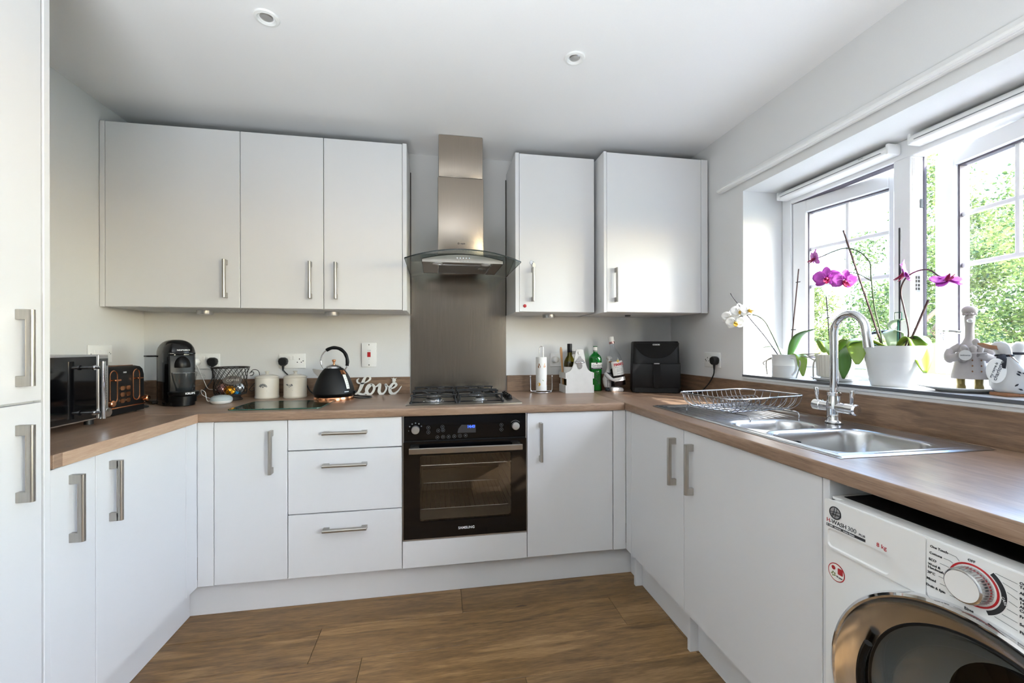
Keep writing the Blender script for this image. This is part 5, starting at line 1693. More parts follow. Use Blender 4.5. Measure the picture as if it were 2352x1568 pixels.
m = MB(); m.lathe([(.0374, .030), (.0374, .050)], 24, a0=rad(-150), a1=rad(-30)); m.build('lower_label', 'label_white', t, 60)
m = MB(); m.lathe([(.0375, .0535), (.0375, .059)], 24, a0=rad(-150), a1=rad(-30)); m.build('label_stripe', 'dark_liquid', t, 60)
text_part('label_name', "PIMM'S", .0205, 'text_red', lb, (0, -.0382, .121), FRONT, sx=.92, bold=.0006)
text_part('label_text', 'THE ORIGINAL No 1 CUP', .0042, 'text_grey', lb, (0, -.0380, .107), FRONT)
for z in (.098, .091, .084, .072):
    text_part('label_text', 'aperitif since 1840', .0042, 'text_grey', lb, (0, -.0380, z), FRONT)
m = MB(); m.prism(ell(.0065, .0075), -.0385, -.0378); m.v = [(p[0], p[1], p[2] + .141) for p in m.v]; m.build('label_crest', 'petal_yellow', lb, 0)
text_part('lower_text', '1 LITRE   25% VOL', .005, 'text_grey', lb, (0, -.0380, .040), FRONT)

# ---------------- air fryer
t = thing('air_fryer', 'matte black air fryer with a drawer handle in the corner', 'air fryer', (1.530, 0.464, ZT), rad(-22))
hw, dp = .142, .112
def af(k, z, y0=0.0): return [(a, b, z) for a, b in rrect(-hw * k, hw * k, -dp + y0, dp, .022, 5)]
m = MB(); m.loft([af(1.0, .004), af(1.0, .03), af(.985, .16), af(.955, .30, .004), af(.945, .312, .008), af(.92, .318, .016)]); bd = m.build('body', 'black_matte', t, 60)
feet(t, [(x, y) for x in (-.11, .11) for y in (-.085, .085)], .012, .006)
m = MB(); m.box(-hw * .995, hw * .995, -dp - .004, -dp + .02, .032, .180, .006, 2); dr = m.build('drawer', 'black_matte', t)
m = MB(); m.box(-hw * .99, hw * .99, -dp - .001, -dp + .02, .1805, .1845); m.build('seam', 'dark_hole', t, 0)
m = MB(); m.prism([(-.020, .184), (.020, .184), (.020, .052), (.016, .040), (.008, .036), (-.008, .036), (-.016, .040), (-.020, .052)], -dp - .030, -dp - .003); h_ = m.build('handle', 'black_satin', dr, 30)
MB().box(-.017, .017, -dp - .031, -dp - .012, .178, .1855, .002).build('release_button', 'aluminium', h_)
# glossy control face, a smile-shaped panel
N = 20
up_ = [(-hw * .93 + hw * 1.86 * i / N, .306) for i in range(N + 1)]
lo_ = [(hw * .95 - hw * 1.9 * i / N, .214 + .090 * abs((i - N / 2) / (N / 2)) ** 2.6) for i in range(N + 1)]
m = MB(); m.prism(up_ + lo_, -dp - .0025, -dp + .012)
m.v = [(p[0], p[1] + (.0045 * max(0, (p[2] - .16) / .14)), p[2]) for p in m.v]
m.build('touch_panel', 'black_gloss', bd, 30)
text_part('maker_name', 'COSORI', .0115, 'text_white', bd, (0, -dp - .0005, .297), FRONT, bold=.0004)

# ============================================================ SOCKETS, SWITCHES, PLUGS
def plate(loc, rz, w, h, label, rockers=(), pins=(), screws=True, name='wall_socket', cat='socket'):
    t = thing(name, label, cat, loc, rz)
    bd = MB().box(-w / 2, w / 2, -.009, -.0002, -h / 2, h / 2, .003, 2).build('plate', 'white_plastic', t)
    for x, z, ww, hh, mm_ in rockers:
        MB().box(x - ww / 2, x + ww / 2, -.0125, -.008, z - hh / 2, z + hh / 2, .0015).build('rocker', mm_, bd)
    for x, z in pins:
        q = MB()
        q.box(x - .002, x + .002, -.0094, -.0085, z + .007, z + .015)
        for s_ in (-1, 1): q.box(x + s_ * .011 - .0032, x + s_ * .011 + .0032, -.0094, -.0085, z - .010, z - .0055)
        q.build('pin_holes', 'dark_hole', bd, 0)
    if screws:
        sp_ = ((-w / 2 + .012, 0), (w / 2 - .012, 0)) if w > h else ((0, -h / 2 + .012), (0, h / 2 - .012))
        for x, z in sp_:
            q = MB(); q.M = Matrix.Translation((x, -.0092, z)) @ Matrix.Rotation(rad(90), 4, 'X'); q.lathe([(0, .0008), (.0033, .0008), (.0035, 0)], 14)
            q.build('screw', 'chrome_soft', bd)
    return t, bd
Wp = 'white_plastic'
plate((-1.134, YW, 1.1115), 0, .146, .086, 'white double socket behind the coffee machine', [(-.009, .018, .013, .022, Wp), (.009, .018, .013, .022, Wp)], [(.044, .0), (-.044, .0)])
plate((-0.676, YW, 1.110), 0, .146, .086, 'white double socket with one black plug above the canisters', [(-.009, .018, .013, .022, Wp), (.009, .018, .013, .022, Wp)], [(.040, .0)])
t_, bd_ = plate((-0.243, YW, 1.1435), 0, .086, .146, 'white cooker switch with a red rocker', [(0, .002, .019, .030, 'red')], name='cooker_switch', cat='switch')
text_part('switch_text', 'COOKER', .005, 'text_grey', bd_, (0, -.0094, .027), FRONT)
text_part('switch_text', 'ON', .004, 'text_grey', bd_, (0, -.0094, -.025), FRONT)
plate((0.962, YW, 1.105), 0, .146, .086, 'white double socket behind the bottle carrier', [(-.009, .018, .013, .022, Wp), (.009, .018, .013, .022, Wp)], [(.040, .0)])
t_, bd_ = plate((XL, 0.312, 1.161), rad(90), .146, .086, 'white triple switch plate on the wall above the toaster', [(-.036, .004, .015, .030, Wp), (0, .004, .015, .030, Wp), (.036, .004, .015, .030, Wp)], name='wall_switch', cat='switch')
MB().box(.052, .055, -.0096, -.0085, .004, .008).build('neon_lamp', 'text_dark', bd_, 0)
plate((XR, 0.180, 1.114), rad(-90), .146, .086, 'white double socket on the wall beside the window', [(-.009, .018, .013, .022, Wp), (.009, .018, .013, .022, Wp)], [(-.042, .0)])
def plug(loc, rz, label, white=False):
    t = thing('mains_plug', label, 'plug', loc, rz)
    mm_ = 'white_plastic' if white else 'black_rubber'
    q = MB()
    if white:
        q.M = Matrix.Rotation(rad(90), 4, 'X'); q.lathe([(.0, .045), (.016, .045), (.019, .042), (.021, .010), (.021, 0)], 28)
        q.build('body', mm_, t, 50); return t
    pts = [(-.022, -.014), (-.026, .004), (-.022, .018), (-.010, .025), (.010, .025), (.022, .018), (.026, .004), (.022, -.014), (.010, -.024), (-.010, -.024)]
    q.loft([[(a * k, y, b * k) for a, b in pts] for y, k in ((-.0002, .93), (-.010, 1.0), (-.022, .98), (-.030, .80))])
    q.build('body', mm_, t, 40)
    q = MB(); q.tube([(0, -.014, -.022), (0, -.014, -.034), (0, -.014, -.052)], [.0075, .006, .0042], 12); q.build('strain_relief', mm_, t, 50)
    return t
plug((-1.090, YW - .0126, 1.108), 0, 'black plug in the socket behind the coffee machine')
plug((-1.178, YW - .0096, 1.108), 0, 'round white adaptor in the socket behind the coffee machine', True)
plug((-0.720, YW - .0096, 1.106), 0, 'black plug in the socket above the canisters')
plug((XR - .0126, 0.136, 1.110), rad(-90), 'black plug in the socket beside the window')
plug((0.918, YW - .0096, 1.108), 0, 'white adaptor plug behind the bottle carrier', True)
tag(MB().tube(spline([(-1.090, YW - .027, 1.058), (-1.088, YW - .03, 1.02), (-1.10, YW - .04, .985), (-1.125, YW - .06, .945), (-1.16, YW - .09, .912), (-1.22, YW - .10, .909), (-1.26, YW - .12, .909)], 7), .0036, 8).build('coffee_machine_cable', 'black_rubber'), 'black mains cable of the coffee machine', 'cable')
tag(MB().tube(spline([(XR - .0266, 0.136, 1.058), (XR - .028, .140, 1.03), (XR - .035, .165, .985), (XR - .05, .20, .94), (XR - .06, .235, .912), (XR - .066, .29, .9095), (XR - .06, .34, .9095), (XR - .066, .40, .911), (XR - .080, .45, .930), (XR - .094, .485, .945)], 7), .0036, 8).build('air_fryer_cable', 'black_rubber'), 'black mains cable of the air fryer by the window wall', 'cable')
tag(MB().tube(spline([(-1.25, 0.16, .911), (-1.22, .20, .9115), (-1.20, .25, .9105), (-1.26, .30, .910), (-1.31, .33, .910)], 6), .004, 8).build('toaster_cable', 'black_rubber'), 'black cable lying between the toaster and the coffee machine', 'cable')

# ============================================================ THINGS ON THE WINDOW SILL
SZ = WZ0 + .0006
def leaf_part(parent, mm_, base, mid, tip, width, n=12, fold=.25, twist=0.0):
    P = spline([base, mid, tip], n)
    P = P[:-1] + [Vector(tip)]
    m = MB()
    k = len(P)
    rows = []
    for i, p in enumerate(P):
        a, c = P[max(0, i - 1)], P[min(k - 1, i + 1)]
        d = (c - a).normalized()
        side = d.cross(Vector((0, 0, 1)))
        side = side.normalized() if side.length > .05 else Vector((1, 0, 0))
        s_ = i / (k - 1)
        side = (Matrix.Rotation(twist * s_, 3, d) @ side)
        nrm = side.cross(d).normalized()
        wd = width * (math.sin(math.pi * (.10 + .88 * s_)) ** .7) * .5
        rows.append([p + side * wd + nrm * wd * fold, p + side * wd * .5 + nrm * wd * fold * .3, p, p - side * wd * .5 + nrm * wd * fold * .3, p - side * wd + nrm * wd * fold])
    v = [q for r_ in rows for q in r_]
    m.add(v, [(i * 5 + j, i * 5 + j + 1, (i + 1) * 5 + j + 1, (i + 1) * 5 + j) for i in range(k - 1) for j in range(4)])
    return m.build('leaf', mm_, parent, 60, solid=.0016)

def flower_part(parent, pos, facing, size, mats, tilt=0.0):
    """moth orchid: three sepals, two broad petals and a lip"""
    m = MB()
    F = Vector(facing).normalized()
    q = F.to_track_quat('Z', 'Y').to_matrix().to_4x4()
    m.M = Matrix.Translation(pos) @ q @ Matrix.Rotation(tilt, 4, 'Z')
    def petal(ang, L, W, cup):
        ca, sa_ = math.cos(ang), math.sin(ang)
        N_ = 7
        v, f = [], []
        for i in range(N_ + 1):
            s_ = i / N_
            r_ = L * (.06 + .94 * s_)
            wd = W * .5 * math.sin(math.pi * (.08 + .88 * s_)) ** .65
            for j in (-1, -.5, 0, .5, 1):
                x, y = r_, wd * j
                v.append((x * ca - y * sa_, x * sa_ + y * ca, cup * size * (s_ ** 1.6) * .5 + .12 * size * abs(j) ** 2 * (1 - s_) + .02 * size * math.sin(9 * s_ + 4 * j)))
        for i in range(N_):
            for j in range(4): f.append((i * 5 + j, i * 5 + j + 1, (i + 1) * 5 + j + 1, (i + 1) * 5 + j))
        m.add(v, f)
    m.mi = 0
    for a in (90, 215, 325): petal(rad(a), size * .52, size * .36, -.10)
    for a in (12, 168): petal(rad(a), size * .55, size * .60, .10)
    m.mi = 1
    m.ball((0, -.05 * size, .10 * size), (.07 * size, .09 * size, .11 * size), 10, 6)
    petal(rad(270), size * .26, size * .22, .7)
    for a in (240, 300): petal(rad(a), size * .20, size * .13, .9)
    return m.build('flower', mats, parent, 60, solid=.0008)

def at_sill(t, p): return Vector(p) - t.location

# --- orchid in the tin mug
t = thing('potted_orchid', 'white orchid in a white tin mug on the sill', 'orchid', (1.812, -.285, SZ), group='orchids on the window sill')
m = MB(); m.lathe([(0, .001), (.064, 0), (.066, .002), (.066, .054), (.067, .056), (.066, .058), (.066, .104), (.068, .106), (.068, .109), (.065, .109), (.064, .092), (0, .092)], 40); m.build('tin_mug', 'white_ceramic', t, 50)
m = MB(); hd_ = [(-.034, -.058, .096), (-.038, -.082, .092), (-.040, -.094, .064), (-.036, -.086, .034), (-.030, -.062, .014)]
m.tube(spline(hd_, 6), .006, 8); m.build('mug_handle', 'white_ceramic', t, 60)
m = MB(); m.lathe([(0, .092), (.05, .090)], 24); m.build('bark', 'bark_mix', t, 0)
L_ = lambda mm_, b, c, d, w_, **k: leaf_part(t, mm_, at_sill(t, b), at_sill(t, c), at_sill(t, d), w_, **k)
L_('leaf_dark', (1.81, -.30, 1.145), (1.80, -.36, 1.235), (1.80, -.45, 1.270), .046)
L_('leaf_pale', (1.81, -.28, 1.145), (1.80, -.22, 1.185), (1.79, -.155, 1.185), .044)
L_('leaf_lime', (1.81, -.30, 1.140), (1.79, -.38, 1.150), (1.77, -.415, 1.060), .046)
q = MB(); q.tube([at_sill(t, (1.81, -.300, 1.12)), at_sill(t, (1.81, -.352, 1.551))], .0028, 7); q.build('stake', 'stem', t)
q = MB()
for f_ in (.35, .86):
    p_ = at_sill(t, Vector((1.81, -.300, 1.12)).lerp(Vector((1.81, -.352, 1.551)), f_)); q = MB(); q.tube([p_ + Vector((0, .008, 0)), p_ - Vector((0, .016, 0))], .0022, 6); q.build('clip', 'stake_black', t)
fl_ = [(1.690, -.045, 1.345), (1.690, -.115, 1.372), (1.700, -.165, 1.374), (1.688, -.082, 1.318)]
q = MB(); q.tube([at_sill(t, p) for p in spline([(1.80, -.255, 1.135), (1.76, -.205, 1.24), (1.71, -.165, 1.33), (1.685, -.09, 1.43), (1.675, -.065, 1.47)], 6)], .0022, 7); q.build('stake', 'stake_black', t)
q = MB(); q.tube([at_sill(t, p) for p in spline([(1.80, -.27, 1.135), (1.775, -.262, 1.20), (1.755, -.248, 1.26), (1.74, -.225, 1.315), (1.725, -.19, 1.345), (1.71, -.15, 1.352), (1.70, -.10, 1.345), (1.70, -.06, 1.335)], 6)], .0022, 7); q.build('stem', 'stem_green', t)
for p_, fc in zip(fl_, ((-.6, -.8, -.05), (-.45, -.9, .1), (-.2, -1, .2), (-.5, -.85, -.1))):
    flower_part(t, at_sill(t, p_), fc, .082, ['porcelain_petal', 'petal_yellow'], random.uniform(-.3, .3))
q = MB()
random.seed(3)
for (a, b, c) in (((1.77, -.255, 1.145), (1.755, -.22, 1.12), (1.762, -.215, 1.055)), ((1.775, -.25, 1.14), (1.76, -.195, 1.115), (1.76, -.20, 1.10)), ((1.80, -.34, 1.145), (1.77, -.40, 1.12), (1.765, -.385, 1.05)), ((1.80, -.31, 1.15), (1.79, -.42, 1.145), (1.80, -.47, 1.115)), ((1.80, -.33, 1.15), (1.80, -.40, 1.158), (1.81, -.46, 1.16))):
    q = MB(); q.tube([at_sill(t, p) for p in spline([a, b, c], 6)], .0026, 6); q.build('aerial_root', 'root', t)

# --- orchid in the ribbed pot with its saucer
t = thing('potted_orchid', 'leafy orchid without blooms in a ribbed cream pot on a saucer', 'orchid', (1.832, -.512, SZ), group='orchids on the window sill')
m = MB()
def rib(z, r_): return [((r_ + .0012 * math.sin(30 * a)) * math.cos(a), (r_ + .0012 * math.sin(30 * a)) * math.sin(a), z) for a in [2 * math.pi * i / 120 for i in range(120)]]
m.loft([rib(.018, .058), rib(.024, .063), rib(.108, .067), rib(.112, .066)], True, False); m.lathe([(.066, .112), (.062, .112), (.060, .095), (0, .095)], 40); m.build('pot', 'cream_ceramic', t, 50)
m = MB(); m.lathe([(0, .004), (.05, .004), (.05, .018), (.056, .018)], 36); m.lathe([(0, 0), (.062, 0), (.080, .010), (.088, .014), (.087, .016), (.060, .006), (0, .005)], 40); m.build('saucer', 'white_ceramic', t, 50)
m = MB(); m.lathe([(0, .100), (.058, .098)], 24); m.build('bark', 'bark_mix', t, 0)
L_ = lambda mm_, b, c, d, w_, **k: leaf_part(t, mm_, at_sill(t, b), at_sill(t, c), at_sill(t, d), w_, **k)
L_('leaf_lime', (1.832, -.50, 1.15), (1.84, -.46, 1.215), (1.85, -.445, 1.165), .062)
L_('leaf_lime', (1.832, -.52, 1.15), (1.80, -.60, 1.215), (1.78, -.68, 1.190), .052)
L_('leaf_dark', (1.832, -.52, 1.15), (1.82, -.585, 1.175), (1.80, -.64, 1.165), .046)
L_('leaf_pale', (1.832, -.51, 1.15), (1.845, -.535, 1.235), (1.86, -.555, 1.24), .046)
q = MB(); q.tube([at_sill(t, (1.832, -.495, 1.14)), at_sill(t, (1.83, -.474, 1.408))], .0024, 7); q.build('stake', 'stake_black', t)
q = MB()
for f_ in (.25, .66):
    p_ = at_sill(t, Vector((1.832, -.495, 1.14)).lerp(Vector((1.83, -.474, 1.408)), f_)); q = MB(); q.tube([p_ + Vector((0, .009, 0)), p_ - Vector((0, .009, 0))], .0022, 6); q.build('clip', 'stake_black', t)
q = MB()
for (a, b, c) in (((1.79, -.475, 1.155), (1.775, -.465, 1.12), (1.768, -.47, 1.05)), ((1.80, -.54, 1.15), (1.785, -.575, 1.14), (1.775, -.57, 1.11)), ((1.81, -.47, 1.155), (1.80, -.42, 1.15), (1.80, -.40, 1.16))):
    q = MB(); q.tube([at_sill(t, p) for p in spline([a, b, c], 6)], .003, 6); q.build('aerial_root', 'root', t)

# --- big white pot with the magenta orchid
t = thing('potted_orchid', 'magenta orchid with long stakes in a large white pot', 'orchid', (1.850, -.735, SZ), group='orchids on the window sill')
prof = [(0, 0), (.066, 0), (.068, .003)] + [(.069 + .025 * (z / .148) ** 1.0 + (.0012 if i % 2 else -.0006), z) for i, z in enumerate([.012 + .009 * j for j in range(10)])] + [(.089, .108), (.0935, .146), (.0935, .150), (.090, .150), (.086, .130), (0, .128)]
m = MB(); m.lathe(prof, 48); m.build('pot', 'white_ceramic', t, 60)
m = MB(); m.lathe([(0, .136), (.084, .134)], 24); m.build('bark', 'bark_mix', t, 0)
L_ = lambda mm_, b, c, d, w_, **k: leaf_part(t, mm_, at_sill(t, b), at_sill(t, c), at_sill(t, d), w_, **k)
L_('leaf_lime', (1.84, -.72, 1.185), (1.775, -.67, 1.215), (1.740, -.690, 1.125), .075)
L_('leaf_dark', (1.83, -.71, 1.19), (1.77, -.635, 1.195), (1.745, -.63, 1.065), .070)
L_('leaf_dark', (1.84, -.72, 1.185), (1.835, -.64, 1.205), (1.83, -.60, 1.155), .060)
L_('leaf_lime', (1.86, -.75, 1.19), (1.865, -.80, 1.215), (1.855, -.835, 1.100), .085)
L_('leaf_pale', (1.85, -.735, 1.19), (1.855, -.735, 1.27), (1.86, -.775, 1.295), .066)
L_('leaf_dark', (1.86, -.75, 1.19), (1.875, -.80, 1.225), (1.88, -.835, 1.195), .055)
for a, b, mm_ in (((1.845, -.705, 1.17), (1.85, -.535, 1.682), 'stem'), ((1.85, -.757, 1.17), (1.85, -.757, 1.632), 'stake_black'), ((1.85, -.775, 1.17), (1.85, -.850, 1.356), 'stem')):
    q = MB(); q.tube([at_sill(t, a), at_sill(t, b)], .0036, 8); q.build('stake', mm_, t)
q = MB(); q.tube([at_sill(t, p) for p in spline([(1.845, -.705, 1.17), (1.845, -.690, 1.25), (1.845, -.668, 1.35), (1.845, -.655, 1.47), (1.845, -.650, 1.525), (1.842, -.610, 1.575), (1.840, -.555, 1.602), (1.838, -.50, 1.600), (1.836, -.45, 1.590), (1.835, -.425, 1.588)], 6)], .0026, 7)
q.tube([at_sill(t, p) for p in spline([(1.845, -.657, 1.45), (1.842, -.605, 1.487), (1.838, -.560, 1.500), (1.836, -.53, 1.495), (1.834, -.505, 1.485)], 5)], .0020, 6); q.build('stem', 'stem_green', t)
q = MB(); q.tube([at_sill(t, p) for p in spline([(1.852, -.765, 1.17), (1.852, -.785, 1.24), (1.850, -.772, 1.33), (1.848, -.762, 1.39), (1.846, -.772, 1.43), (1.844, -.795, 1.452), (1.842, -.828, 1.462), (1.841, -.86, 1.458), (1.840, -.885, 1.435), (1.840, -.905, 1.42)], 6)], .0026, 7); q.build('stem', 'stem', t)
for p_, fc, s_, mt in (((1.832, -.418, 1.588), (-.75, .35, -.1), .075, 'petal_pink'), ((1.828, -.478, 1.490), (-.75, -.65, -.15), .092, 'petal_magenta'), ((1.828, -.556, 1.468), (-.35, -.9, -.35), .088, 'petal_magenta'), ((1.835, -.792, 1.462), (-.45, .75, -.25), .090, 'petal_magenta'), ((1.838, -.910, 1.412), (-.3, -.55, .85), .080, 'petal_magenta')):
    flower_part(t, at_sill(t, p_), fc, s_, [mt, 'petal_deep'], random.uniform(-.3, .3))
m = MB(); p_ = at_sill(t, (1.842, -.757, 1.305))
m.tube([p_ + Vector((0, a, b)) for a, b in ((-.012, -.014), (.012, -.014), (.012, .014), (-.012, .014))], .0022, 6, True); m.tube([p_ + Vector((0, 0, -.014)), p_ + Vector((0, .002, -.13))], .003, 6); m.build('plant_tag', 'glass_edge_green', t)

# --- saucer plate below the goose
t = thing('oval_plate', 'white plate under the grey chef goose figurine', 'plate', (1.876, -.928, SZ))
m = MB(); m.lathe([(0, 0), (.062, 0), (.066, .003), (.100, .0115), (.108, .014), (.107, .0165), (.066, .007), (0, .006)], 48); m.build('dish', 'white_ceramic', t, 50)

# --- grey chef goose figurine
GF = Vector((1.900, -.934, SZ + .0068))
t = thing('chef_goose', 'tall grey chef goose figurine in a coat carrying cupcakes', 'figurine', GF, rad(-52))
t.scale = (.78, .78, 1.0)
def ring_xy(cx, cy, cz, a, b, n=20): return [(cx + a * math.cos(2 * math.pi * i / n), cy + b * math.sin(2 * math.pi * i / n), cz) for i in range(n)]
m = MB()
m.loft([ring_xy(0, 0, .034, .056, .044), ring_xy(0, 0, .040, .058, .046), ring_xy(0, 0, .08, .048, .038), ring_xy(0, 0, .118, .040, .032), ring_xy(0, 0, .142, .034, .027), ring_xy(0, 0, .155, .022, .019), ring_xy(0, 0, .170, .0145, .0135), ring_xy(0, 0, .205, .0135, .0130), ring_xy(0, -.002, .220, .0155, .016), ring_xy(0, -.004, .236, .0165, .018), ring_xy(0, -.003, .248, .012, .013)])
bd = m.build('body', 'figure_grey', t, 60)
for s_ in (-1, 1):
    q = MB(); q.loft([ring_xy(s_ * .026, -.006, .0, .015, .024, 14), ring_xy(s_ * .026, -.008, .008, .015, .024, 14), ring_xy(s_ * .026, 0, .016, .013, .014, 14), ring_xy(s_ * .027, 0, .040, .014, .013, 14)]); q.build('boot', 'boot_gold', t, 60)
    q = MB(); q.tube(spline([(s_ * .030, 0, .142), (s_ * .058, -.006, .122), (s_ * .062, -.026, .102), (s_ * .040, -.046, .108), (s_ * .020, -.056, .116)], 6), [.012] * 6 + [.016] * 8 + [.013] * 6 + [.010] * 5, 12); q.build('sleeve', 'figure_grey', t, 60)
q = MB(); q.ball((0, -.024, .226), (.011, .024, .007), 14, 8); q.build('bill', 'figure_white', t, 60)
q = MB(); q.ball((0, -.002, .260), (.025, .025, .016), 18, 10); q.build('hat_puff', 'figure_grey', t, 60)
q = MB(); q.tube([((.019 + .0015 * math.sin(8 * a)) * math.cos(a), -.003 + (.020 + .0015 * math.sin(8 * a)) * math.sin(a), .248 + .0015 * math.sin(16 * a)) for a in [2 * math.pi * i / 48 for i in range(48)]], .0035, 6, True); q.build('hat_band', 'figure_grey', t, 60)
q = MB(); q.box(-.042, .042, -.082, -.050, .118, .122, .001); q.build('tray', 'figure_grey', t)
for i, (x, y, z) in enumerate(((-.022, -.066, .122), (.004, -.070, .122), (.024, -.062, .122), (.012, -.066, .142))):
    q = MB(); q.lathe([(0, 0), (.008, 0), (.0105, .010), (.012, .014), (.009, .020), (.004, .024), (0, .025)], 14, (x, y, z)); q.build('cupcake', 'figure_grey', t, 60)
q = MB(); q.prism(ell(.019, .017, 18), -.0425, -.0395); q.v = [(p[0] - .020, p[1] - .040, p[2] + .113) for p in q.v]; pl_ = q.build('sign_disc', 'figure_white', t, 30)
text_part('sign_text', 'welcome', .008, 'text_grey', pl_, (-.020, -.0832, .113), FRONT)
q = MB(); q.prism(rrect(-.040, -.014, .090, .112, .005, 3), -.042, -.034); q.build('pocket', 'figure_grey', bd, 40)
q = MB()
for z in (.060, .078, .096):
    for x in (.004, .030): q.ball((x, -.0425 + (.096 - z) * -.06 + abs(x) * .12, z), .0028, 8, 6)
q.build('coat_buttons', 'figure_brown', bd, 60)

# --- white wooden duck with a name tag
t = thing('wooden_duck', 'white wooden duck with scarf and a name tag', 'figurine', (1.850, -1.066, SZ), rad(-20))
m = MB()
sk = [((.004, .0, .010), .034, .030), ((.004, .0, .022), .045, .040), ((.004, 0, .045), .047, .042), ((.0, 0, .070), .038, .034), ((-.008, 0, .095), .026, .024), ((-.014, 0, .115), .018, .017), ((-.018, 0, .128), .017, .0165), ((-.024, 0, .142), .021, .019), ((-.027, 0, .154), .019, .017), ((-.028, 0, .163), .010, .010)]
m.loft([ring_xy(c[0], c[1], c[2], a, b) for c, a, b in sk]); bd = m.build('body', 'figure_white', t, 60)
q = MB(); q.loft([[(-.040, y, z) for y, z in ((-.010, .138), (.010, .138), (.009, .150), (-.009, .150))], [(-.062, y, z + .004) for y, z in ((-.012, .141), (.012, .141), (.011, .149), (-.011, .149))], [(-.078, y, z + .012) for y, z in ((-.009, .142), (.009, .142), (.009, .147), (-.009, .147))]]); q.build('bill', 'beak', t, 50)
q = MB(); q.box(-.034, -.002, -.030, .030, 0, .011, .004, 2); q.box(-.002, .03, -.028, .028, 0, .011, .004, 2); q.build('feet', 'beak', t)
q = MB(); q.tube(ring_xy(-.0165, 0, .121, .0172, .0162, 20), .0035, 8, True); q.build('scarf', 'cloth_black', t, 60)
q = MB(); q.loft([[(-.036, -.012, .118), (-.030, -.020, .118), (-.030, -.020, .126), (-.036, -.012, .126)], [(-.062, -.030, .098), (-.046, -.042, .094), (-.046, -.044, .112), (-.062, -.032, .118)], [(-.072, -.036, .090), (-.054, -.050, .084), (-.054, -.052, .096), (-.072, -.038, .100)]]); q.build('scarf_end', 'cloth_black', t, 50)
tagp = [(-.030 + .028 * math.cos(rad(a)) * (1.0 if math.sin(rad(a)) > 0 else 1.0), .066 + .036 * math.sin(rad(a))) for a in range(0, 360, 15)]
q = MB(); q.prism(tagp, -.0506, -.0494); q.M = Matrix.Identity(4); tg = q.build('name_tag', 'label_white', t, 30)
tg.location = (-.050, .006, .012)
tg.rotation_euler = (0, 0, rad(6))
text_part('tag_text', 'my name is', .0105, 'text_grey', tg, (-.038, -.0512, .068), (rad(90), rad(-68), 0))
text_part('tag_text', 'charlotte', .0165, 'text_grey', tg, (-.025, -.0512, .066), (rad(90), rad(-68), 0))
q = MB(); q.tube(spline([(-.022, -.050, .100), (-.022, -.030, .116), (-.020, -.020, .124)], 4), .0008, 5); q.build('tag_string', 'figure_brown', t)
q = MB()
random.seed(8)
for i in range(16):
    a = random.uniform(-2.2, -.7); z = random.uniform(.022, .075)
    r0 = .046 if z < .05 else .040
    c = Vector((.004 + r0 * math.cos(a), r0 * .9 * math.sin(a), z)); d = Vector((-math.sin(a), math.cos(a), random.uniform(-1, 1))).normalized()
    q.tube([c - d * .005, c, c + d * .005], [.0008, .0026, .0006], 5)
q.build('painted_flowers', 'cloth_black', bd, 60)
# second duck's head turned away, behind the first
t = thing('wooden_duck', 'second white wooden duck facing away behind the tagged duck', 'figurine', (1.946, -1.010, SZ), rad(165))
m = MB(); m.loft([ring_xy(c[0], c[1], c[2], a, b) for c, a, b in sk]); m.build('body', 'figure_white', t, 60)
q = MB(); q.loft([[(-.040, y, z) for y, z in ((-.010, .138), (.010, .138), (.009, .150), (-.009, .150))], [(-.062, y, z + .002) for y, z in ((-.012, .139), (.012, .139), (.011, .149), (-.011, .149))], [(-.082, y, z + .004) for y, z in ((-.009, .140), (.009, .140), (.009, .145), (-.009, .145))]]); q.build('bill', 'beak', t, 50)
q = MB(); q.box(-.030, .028, -.028, .028, 0, .011, .004, 2); q.build('feet', 'beak', t)
q = MB(); q.tube(ring_xy(-.018, 0, .126, .0195, .0185, 20), .004, 8, True); q.build('scarf', 'cloth_black', t, 60)

# ============================================================ THE GARDEN OUTSIDE
tag(MB().box(5.2, 60, -40, 40, -0.60, -0.50).build('lawn', 'grass', None, 0), 'green lawn of the garden outside the window', 'lawn', kind='structure')
tag(MB().box(2.07, 5.195, -40, 40, -0.60, -0.50).build('bounce_paving', 'bounce_stone', None, 0), 'stone paving added outside the window to bounce neutral light', 'bounce_paving', kind='structure')  # ground surface added to bounce neutral light up to the ceiling
# close-boarded fence
t = thing('garden_fence', 'pale timber garden fence beyond the window', 'fence', (7.5, 4.0, -0.5))
bme = MB().box(-.011, .011, -.060, .060, 0, 1.72, .003).mesh('fence_board', 'fence_wood')
for i in range(74):
    place('fence_board', bme, t, (0.011 * (i % 2) * 1.4, -3.8 + i * .112, random.uniform(-.006, .006)))
for z in (.35, 1.35):
    MB().box(.032, .07, -3.9, 4.5, z, z + .08).build('fence_rail', 'fence_wood', t, 0)

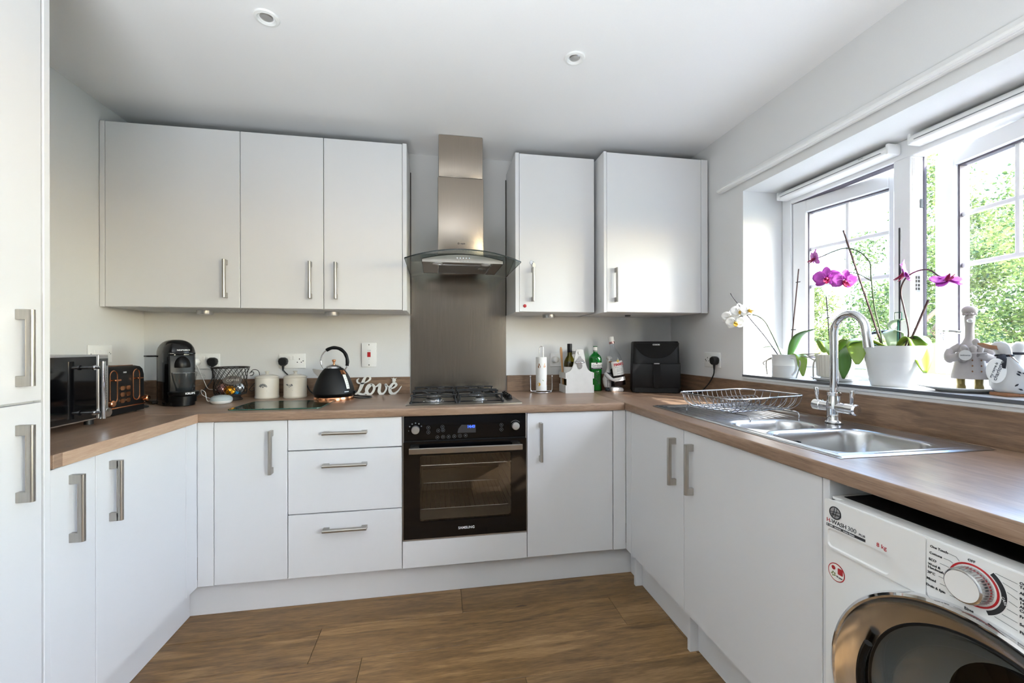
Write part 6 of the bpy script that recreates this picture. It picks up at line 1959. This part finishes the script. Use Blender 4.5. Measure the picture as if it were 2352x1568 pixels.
def foliage(name, label, centre, radii, n, size, m_, seed, trunk=True, clumps=26, cat='tree', base=-.5, group='trees beyond the fence'):
    rnd = random.Random(seed)
    t = thing(name, label, cat, (centre[0], centre[1], base), 0, group)
    v, f = [], []
    C = Vector(centre) - t.location
    cl = []
    for i in range(clumps):
        d = Vector((rnd.gauss(0, 1), rnd.gauss(0, 1), rnd.gauss(0, 1))).normalized() * rnd.uniform(.45, .95)
        cl.append((C + Vector((d.x * radii[0], d.y * radii[1], d.z * radii[2])), rnd.uniform(.22, .40)))
    for i in range(n):
        c, k = cl[rnd.randrange(clumps)]
        d = Vector((rnd.gauss(0, 1), rnd.gauss(0, 1), rnd.gauss(0, 1)))
        d = d.normalized() * (rnd.random() ** .4) * k
        p = c + Vector((d.x * radii[0], d.y * radii[1], d.z * radii[2] * .8))
        if p.z < .05: p.z = .05 + rnd.random() * .3
        a = Vector((rnd.uniform(-1, 1), rnd.uniform(-1, 1), rnd.uniform(-.9, .4))).normalized()
        b = a.cross(Vector((rnd.uniform(-1, 1), rnd.uniform(-1, 1), rnd.uniform(-1, 1)))).normalized()
        s_ = size * rnd.uniform(.6, 1.3)
        nn = a.cross(b) * s_ * .12
        o = len(v)
        v += [p - a * s_, p + b * s_ * .5 + nn, p + a * s_, p - b * s_ * .5 + nn]
        f += [(o, o + 1, o + 2), (o, o + 2, o + 3)]
    m = MB(); m.v = [tuple(q) for q in v]; m.f = f; m.m = [0] * len(f)
    o = m.build('foliage', m_, t, 0, recalc=False)
    o['kind'] = 'stuff'
    if trunk:
        q = MB()
        q.tube([(0, 0, 0), (rnd.uniform(-.08, .08), .05, C.z * .4), (rnd.uniform(-.15, .15), 0, C.z * .8), (0, 0, C.z + radii[2] * .4)], [.12, .10, .07, .03], 9)
        for i in range(7):
            c, k = cl[i]
            q.tube([(0, 0, C.z * rnd.uniform(.4, .8)), tuple(c * .6 + Vector((0, 0, C.z * .3))), tuple(c)], [.045, .03, .012], 6)
        q.build('trunk', 'trunk', t, 60)
    return t

foliage('garden_tree', 'dense green tree beyond the fence seen through the wide open casement', (9.7, 2.0, 2.6), (1.6, 1.7, 2.5), 30000, .036, 'leaves_a', 1)
foliage('garden_tree', 'tall green tree beyond the fence behind the window mullion', (9.8, 5.0, 2.5), (1.6, 1.6, 2.4), 30000, .036, 'leaves_b', 2)
foliage('garden_tree', 'light green tree beyond the fence seen through the far casement', (9.5, 7.9, 1.7), (1.6, 1.6, 1.8), 24000, .036, 'leaves_a', 3)
foliage('garden_tree', 'large dark tree at the back of the garden', (13.6, 5.2, 2.8), (1.8, 2.6, 2.9), 20000, .052, 'leaves_b', 4)
foliage('garden_tree', 'tree at the back of the garden toward the road', (13.6, -.2, 2.9), (1.8, 2.4, 3.0), 18000, .052, 'leaves_a', 5)
foliage('garden_shrub', 'yellow green shrub in front of the fence', (5.9, 3.1, .55), (.75, .9, .85), 8000, .034, 'leaves_c', 6, False, 18, 'shrub', group='shrubs in front of the fence')
foliage('garden_shrub', 'low leafy green shrub in front of the fence', (6.2, 5.5, .5), (.8, 1.0, .9), 8000, .034, 'leaves_a', 7, False, 18, 'shrub', group='shrubs in front of the fence')
